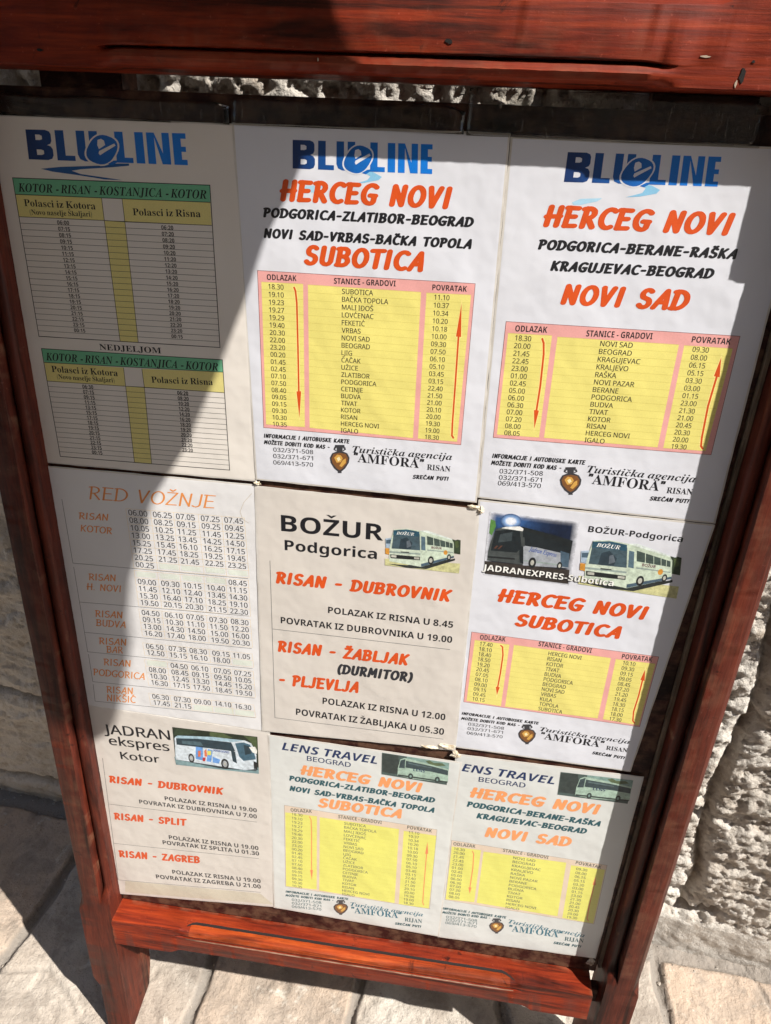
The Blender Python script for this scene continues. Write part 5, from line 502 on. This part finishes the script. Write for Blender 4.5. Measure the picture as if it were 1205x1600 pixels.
def make_sheet(n):
    kind,base,label=INFO[n]; C=CORNERS[n]; rs=random.Random(n); seed=[rs.uniform(0,6.28) for _ in range(6)]
    cx=sum(c[0] for c in C)/4; cy=sum(c[1] for c in C)/4
    q=[(c[0]-cx,c[1]-cy) for c in C]                       # TL TR BR BL
    lift=[rs.uniform(-.2,.5) for _ in range(4)]
    def wz(x,y):
        a=x/105;b=y/148
        z=.32*math.sin(1.9*a+seed[0])+.30*math.sin(2.3*b+seed[1])+.18*math.sin(3.1*a+2.2*b+seed[2])+.14*math.sin(6.1*b-1.4*a+seed[3])+.08*math.sin(7.3*a+seed[4])
        e=max(0,(abs(a)-.8))*1.2; return .75+(base-1.)*.42+.36*z+.18*e*math.sin(3*b+seed[5])
    root_m=W@Matrix.Translation((cx/1000,cy/1000,0))
    nx,ny=20,28; ring=[0,3.,6.]; V=[];F=[];MI=[]
    us=[0,.008,.018]+[.018+(1-.036)*i/(nx-4) for i in range(1,nx-4)]+[1-.018,1-.008,1]; vs=[0,.005,.012]+[.012+(1-.024)*i/(ny-4) for i in range(1,ny-4)]+[1-.012,1-.005,1]
    for j,v in enumerate(vs):
        for i,u in enumerate(us):
            x=(q[0][0]*(1-u)+q[1][0]*u)*(1-v)+(q[3][0]*(1-u)+q[2][0]*u)*v; y=(q[0][1]*(1-u)+q[1][1]*u)*(1-v)+(q[3][1]*(1-u)+q[2][1]*u)*v
            ex=min(i,len(us)-1-i,j,len(vs)-1-j); dz=(-.16 if ex==0 else (-.03 if ex==1 else 0.))
            if ex==0: x+=rs.uniform(-.25,.25); y+=rs.uniform(-.25,.25)
            V.append((x/1000,y/1000,(wz(x,y)+dz)/1000))
    m=len(us); M_=len(vs)
    for j in range(M_-1):
        for i in range(m-1):
            F.append((j*m+i,(j+1)*m+i,(j+1)*m+i+1,j*m+i+1)); e=min(i,m-2-i,j,M_-2-j); MI.append(1 if e==0 else 0)
    bo=[*range(0,m),*[j*m+m-1 for j in range(1,M_)],*[(M_-1)*m+i for i in range(m-2,-1,-1)],*[j*m for j in range(M_-2,0,-1)]]
    o0=len(V); V+=[(V[k][0],V[k][1],V[k][2]-.0004) for k in bo]; L=len(bo)
    for k in range(L): F.append((bo[k],bo[(k+1)%L],o0+(k+1)%L,o0+k)); MI.append(1)
    root=mesh_obj('timetable_sheet',V,F,[PAPER[kind],RIM],midx=MI,smooth=40); root.matrix_world=root_m
    tag(root,label,'timetable sheet',group='laminated timetable sheets on the board')
    parts={}
    units=[]
    for pn,ops in PRINT_D[n].items():                     # each printed line and each column is a part of its own
        pn=pn.split('#')[0]
        if pn in ('heading','connection'):
            units+=[(('heading' if pn=='heading' else 'connection_line') if o[0]=='t' else 'scratch',[o],pn) for o in ops]
        elif pn=='timetable_lettering': units+=[('column_heading' if o[0]=='t' else ('station_column' if o[8]=='l' else 'time_column'),[o],pn) for o in ops]
        else: units.append((pn,ops,pn))
    for pn,ops,src in units:
        V=[];F=[];CL=[]; plane=None
        fp=[o for o in ops if o[0] in('p','fade')]
        if fp and ('photograph' in pn or pn=='agency_notice'):  # small pictures lie on the flat that touches the sheet at their middle
            pts=[p for p in (fp[0][3] if fp[0][0]=='p' else fp[0][1])]; px=sum(p[0] for p in pts)/len(pts)-cx; py=sum(p[1] for p in pts)/len(pts)-cy
            plane=(px,py,wz(px,py),(wz(px+1,py)-wz(px-1,py))/2,(wz(px,py+1)-wz(px,py-1))/2,'photograph' in pn)
        def hz(x,y,layer,text=False):
            if plane and (plane[5] or layer>=4): return plane[2]+plane[3]*(x-plane[0])+plane[4]*(y-plane[1])+.06+(.10 if plane[5] else 0)+.012*layer
            return wz(x,y)+.05+.010*layer
        def put(ps,faces,col,layer,zs=None):
            b=len(V)
            for k,p in enumerate(ps):
                x=p[0]-cx;y=p[1]-cy; V.append((x/1000,y/1000,(hz(x,y,layer)+(zs[k]*.0022 if zs is not None else 0))/1000)); CL.append(col if not isinstance(col,list) else col[k])
            F.extend(tuple(b+i for i in f) for f in faces)
        def quad(a,b_,c,d,col,layer,cell=13.):
            nu=max(1,int(max(math.dist(a,b_),math.dist(d,c))/cell)); nv=max(1,int(max(math.dist(a,d),math.dist(b_,c))/cell)); ps=[]
            for j in range(nv+1):
                for i in range(nu+1):
                    u=i/nu;v=j/nv; ps.append(tuple((a[k]*(1-u)+b_[k]*u)*(1-v)+(d[k]*(1-u)+c[k]*u)*v for k in(0,1)))
            put(ps,[(j*(nu+1)+i,(j+1)*(nu+1)+i,(j+1)*(nu+1)+i+1,j*(nu+1)+i+1) for j in range(nv) for i in range(nu)],col,layer)
        def seg(a,b_,w,col,layer):
            L=math.dist(a,b_) or 1e-6; tx,ty=(b_[0]-a[0])/L,(b_[1]-a[1])/L; e=w*.35; a=(a[0]-tx*e,a[1]-ty*e); b_=(b_[0]+tx*e,b_[1]+ty*e); px,py=-ty*w/2,tx*w/2
            quad((a[0]+px,a[1]+py),(b_[0]+px,b_[1]+py),(b_[0]-px,b_[1]-py),(a[0]-px,a[1]-py),col,layer)
        def fanpoly(ps,col,layer):
            if len(ps)==4: quad(ps[0],ps[1],ps[2],ps[3],col,layer); return
            from mathutils.geometry import tessellate_polygon
            tr=tessellate_polygon([[Vector((p[0],p[1],0)) for p in ps]]); put(ps,[tuple(t) for t in tr],col,layer)
        def text(sty,s,a,b_,cap,col,layer,fit=True,st=1.,al='c'):
            vv,ff,zz=layout(s,sty); x0,x1=vv[:,0].min(),vv[:,0].max()
            if fit:
                L=math.dist(a,b_); tx,ty=(b_[0]-a[0])/L,(b_[1]-a[1])/L; kx=L/(x1-x0); ox=0; base_=a; dy=0
            else:
                kx=cap*st if not isinstance(st,tuple) else st[1]/rw(sty,st[0]); tx,ty=rowdir; base_=a; ox={'c':-(x1-x0)*kx/2,'l':0,'r':-(x1-x0)*kx}[al]; dy=-cap*.5
            ps=[(base_[0]+tx*((p[0]-x0)*kx+ox)-ty*(p[1]*cap+dy),base_[1]+ty*((p[0]-x0)*kx+ox)+tx*(p[1]*cap+dy)) for p in vv]
            put(ps,ff,col,layer,zz)
        d=(C[1][0]-C[0][0]+C[2][0]-C[3][0],C[1][1]-C[0][1]+C[2][1]-C[3][1]); dl=math.hypot(*d); rowdir=(d[0]/dl,d[1]/dl)
        tb=[o for oo in PRINT_D[n].get('timetable',[]) for o in [oo] if o[0]=='h']
        if tb:
            h=tb[-1][4]; d=(h[1][0]-h[0][0]+h[3][0]-h[2][0],h[1][1]-h[0][1]+h[3][1]-h[2][1]); dl=math.hypot(*d); rowdir=(d[0]/dl,d[1]/dl)
        for op in ops:
            k=op[0]
            if k=='p': fanpoly(op[3],COL[op[1]],op[2])
            elif k=='l':
                for a,b_ in zip(op[4][:-1],op[4][1:]): seg(a,b_,op[3],COL[op[1]],op[2]+.01*len(V)%.3)
            elif k=='h':
                a0,b0,a1,b1=op[4]
                for i in range(op[5]):
                    f=i/(op[5]-1); seg((a0[0]+(a1[0]-a0[0])*f,a0[1]+(a1[1]-a0[1])*f),(b0[0]+(b1[0]-b0[0])*f,b0[1]+(b1[1]-b0[1])*f),op[3],COL[op[1]],op[2])
            elif k=='e':
                ps=[(op[3][0]+op[4]*math.cos(2*math.pi*j/20),op[3][1]+op[5]*math.sin(2*math.pi*j/20)) for j in range(20)]; put(ps,[tuple(range(20))],COL[op[1]],op[2])
            elif k=='t': text(op[1],op[4],op[5],op[6],op[7],COL[op[2]],op[3])
            elif k=='c':
                ss=op[4]
                for i,s in enumerate(ss):
                    if s=='-': continue
                    f=i/max(1,len(ss)-1); a=(op[5][0]+(op[6][0]-op[5][0])*f,op[5][1]+(op[6][1]-op[5][1])*f); text(op[1],s,a,None,op[7],COL[op[2]],op[3],False,op[9],op[8])
            elif k=='fade':                                   # the vignetted photograph: grid with soft white border
                nu=nv=24; ps=[];cl=[]; A=op[1]; pc=PAPER_RGB[kind]
                for j in range(nv+1):
                    for i in range(nu+1):
                        u=i/nu;v=j/nv; ps.append(tuple((A[0][t]*(1-u)+A[1][t]*u)*(1-v)+(A[3][t]*(1-u)+A[2][t]*u)*v for t in(0,1)))
                        e=min(1,min(u,1-u)/.07)*min(1,min(v,1-v)/.05); c=COL[op[2]]; bl=math.exp(-((u-.25)**2+(v-.1)**2)/.06); c=(c[0]+.03*bl,c[1]+.10*bl,c[2]+.28*bl); c=tuple(x*(.5+.6*(1-v)) for x in c)
                        cl.append(tuple(pc[t]*(1-e)+c[t]*e for t in range(3)))
                put(ps,[(j*(nu+1)+i,(j+1)*(nu+1)+i,(j+1)*(nu+1)+i+1,j*(nu+1)+i+1) for j in range(nv) for i in range(nu)],cl,0)
            elif k=='glow':
                c0=op[1]; r_=op[2]; ps=[c0];cl=[(.85,.88,.95)]
                for ri,cc in ((.42,(.80,.85,.95)),(.62,(.25,.42,.75)),(1.,(.03,.07,.18))):
                    for j in range(20): ps.append((c0[0]+r_*ri*math.cos(2*math.pi*j/20),c0[1]+r_*ri*.8*math.sin(2*math.pi*j/20))); cl.append(cc)
                fs=[(0,1+j,1+(j+1)%20) for j in range(20)]
                for w_ in (0,1): fs+=[(1+w_*20+j,21+w_*20+j,21+w_*20+(j+1)%20,1+w_*20+(j+1)%20) for j in range(20)]
                put(ps,fs,cl,3)
            elif k=='logo':
                A=op[1]
                def L_(ps,layer,col=None):
                    out=[];cl=[]
                    for u,v in ps:
                        v=1-v; out.append(tuple((A[0][t]*(1-u)+A[1][t]*u)*(1-v)+(A[3][t]*(1-u)+A[2][t]*u)*v for t in(0,1)))
                        g=min(1,max(0,(u-.05)/.75)); c=tuple(x*(1-g)+y*g for x,y in zip(lin((6,48,105)),lin((0,122,222)))); cl.append(col or c)
                    from mathutils.geometry import tessellate_polygon
                    fs=[(0,1,2,3)] if len(out)==4 else [tuple(t) for t in tessellate_polygon([[Vector((p[0],p[1],0)) for p in out]])]
                    put(out,fs,cl,layer)
                X=lambda x0,x1,y0,y1:L_([(x0,y0),(x1,y0),(x1,y1),(x0,y1)],2)
                X(0,.058,0,1); 
                L_([(.058,1),(.125,1),(.15,.95),(.158,.86),(.158,.64),(.15,.55),(.128,.5),(.058,.5),(.058,.66),(.085,.66),(.1,.69),(.1,.8),(.085,.84),(.058,.84)],2)
                L_([(.058,.5),(.128,.5),(.15,.46),(.162,.36),(.162,.16),(.152,.05),(.126,0),(.058,0),(.058,.16),(.088,.16),(.103,.2),(.103,.31),(.088,.345),(.058,.345)],2.05)
                X(.185,.24,0,1); X(.24,.30,0,.17)
                X(.318,.372,.22,1); L_([(.318,.22),(.33,.07),(.36,0),(.41,0),(.44,.07),(.452,.22),(.398,.22),(.395,.19),(.376,.19),(.372,.22)],2); X(.398,.452,.22,1)
                X(.56,.613,.0,1); X(.613,.665,0,.17); X(.685,.738,0,1)
                X(.758,.806,0,1); L_([(.806,1),(.80,.98),(.845,.0),(.853,.0),(.853,.35)],2.05); X(.853,.898,0,1)
                X(.918,.968,0,1); X(.968,1.0,0,.17); X(.968,.996,.42,.58); X(.968,1.0,.83,1)
                pw=PAPER_RGB[kind]
                def el(cx_,cy_,rx,ry,an,layer,col,a0=0,a1=360,n_=26):
                    ps=[]
                    for j in range(n_): 
                        t=R(a0+(a1-a0)*j/n_); x=math.copysign(abs(math.cos(t))**.8,math.cos(t))*rx; y=math.copysign(abs(math.sin(t))**.8,math.sin(t))*ry; ps.append((cx_+(x*math.cos(an)-y*math.sin(an)*.25),cy_+(x*math.sin(an)*4+y*math.cos(an))))
                    L_(ps,layer,col)
                el(.473,.40,.098,.54,-.45,3,pw); el(.473,.40,.088,.49,-.45,4,None)
                L_([(.452,.72),(.475,.76),(.492,.70),(.497,.56),(.455,.42),(.447,.55)],5,pw); L_([(.455,.36),(.555,.62),(.562,.55),(.50,.36),(.458,.22),(.45,.28)],5,pw)
                L_([(.56,0),(.613,0),(.613,.1),(.54,.06),(.50,-.06),(.53,-.1)],4.5)
        par=root
        if src=='timetable_lettering' and 'timetable' in parts: par=parts['timetable']
        parts[pn]=mesh_obj(pn,V,F,PICTURE if 'photograph' in pn else PRINT,par,cols=CL)
    return root
PRINT_D=PRINT_DATA
PAPER_RGB=dict(cream=(.78,.735,.685),white=(.735,.75,.82),pale=(.77,.765,.78),buff=(.68,.635,.59),faded=(.69,.705,.69))
SHEETS={n:make_sheet(n) for n in ('P1','P2','P3','P4','P5','P6','P7','P8','P9')}
# clear film standing out above the top sheets, torn tape left on corners
def local(n,pts,z):
    C=CORNERS[n]; cx=sum(c[0] for c in C)/4; cy=sum(c[1] for c in C)/4; return [((x-cx)/1000,(y-cy)/1000,z/1000) for x,y in pts]
def film_part(n,x0,x1,y0,y1,z0,z1):
    V=[];F=[];nx,ny=24,6; rs=random.Random(n+'f')
    for j in range(ny+1):
        for i in range(nx+1):
            x=x0+(x1-x0)*i/nx; y=y0+(y1-y0)*j/ny
            if j==ny: y+=.8*math.sin(i*.7)
            if i==nx and j==ny: x-=6;y-=3
            V+=local(n,[(x,y)],z0+(z1-z0)*j/ny+.5*math.sin(x*.05+j))
    for j in range(ny):
        for i in range(nx): a=j*(nx+1)+i; F.append((a,a+1,a+nx+2,a+nx+1))
    o=mesh_obj('clear_film',V,F,FILM,SHEETS[n],smooth=0); m=o.modifiers.new('thickness','SOLIDIFY'); m.thickness=.0002; return o
film_part('P3',46,254,331.,361,1.9,4.4); film_part('P2',-133,44,331.5,349,2.2,2.6); film_part('P1',-330,-135,331,346,1.2,1.6)
def tape(n,x,y,w,h,z,seed):
    rs=random.Random(seed); k=14; V=[];F=[]; 
    V+=local(n,[(x,y)],z+1.6)
    for r_ in (.5,1.):
        for j in range(k):
            a=2*math.pi*j/k; e=rs.uniform(.65,1.2) if r_==1 else 1; V+=local(n,[(x+w*r_*e*math.cos(a),y+h*r_*e*math.sin(a))],z+(rs.uniform(.3,2.0) if r_<1 else rs.uniform(-.2,.7)))
    F+=[(0,1+j,1+(j+1)%k) for j in range(k)]+[(1+j,1+k+j,1+k+(j+1)%k,1+(j+1)%k) for j in range(k)]
    o=mesh_obj('torn_tape',V,F,TAPE,SHEETS[n]); m=o.modifiers.new('thickness','SOLIDIFY'); m.thickness=.0004; return o
for a in TAPES: tape(*a)

# ------------------------------------------------------------ added, unseen canvas canopy that throws the upper-left shadow
CP=[(-700,-40),(28,-40),(36,88),(107,128),(152,152),(183,165),(210,173),(218,183),(227,202),(248,225),(277,262),(299,293),(308,321),(350,365),(381,389),(408,405),(460,450),(478,470),(468,486),(-700,490)]  # canopy outline, traced back along the sun rays from the wanted shadow edge
canopy=bpy.data.objects.new('added_shade_canopy',None); sc.collection.objects.link(canopy); canopy.matrix_world=W@Matrix.Translation((0,.66,0)); tag(canopy,'added, unseen beige canvas canopy on iron brackets, cut to shade the upper left of the notice board','canopy')
V=[(u/1000,.0,h/1000) for u,h in CP]+[(u/1000,.006,h/1000) for u,h in CP]; n=len(CP)
F=[tuple(range(n)),tuple(range(2*n-1,n-1,-1))]+[(k,k+n,(k+1)%n+n,(k+1)%n) for k in range(n)]
mesh_obj('canvas',V,F,CANVAS,canopy)
for x in (-500,-120): box('bracket',x,x+14,7,21,-60,440,IRON,canopy,0.,.001)
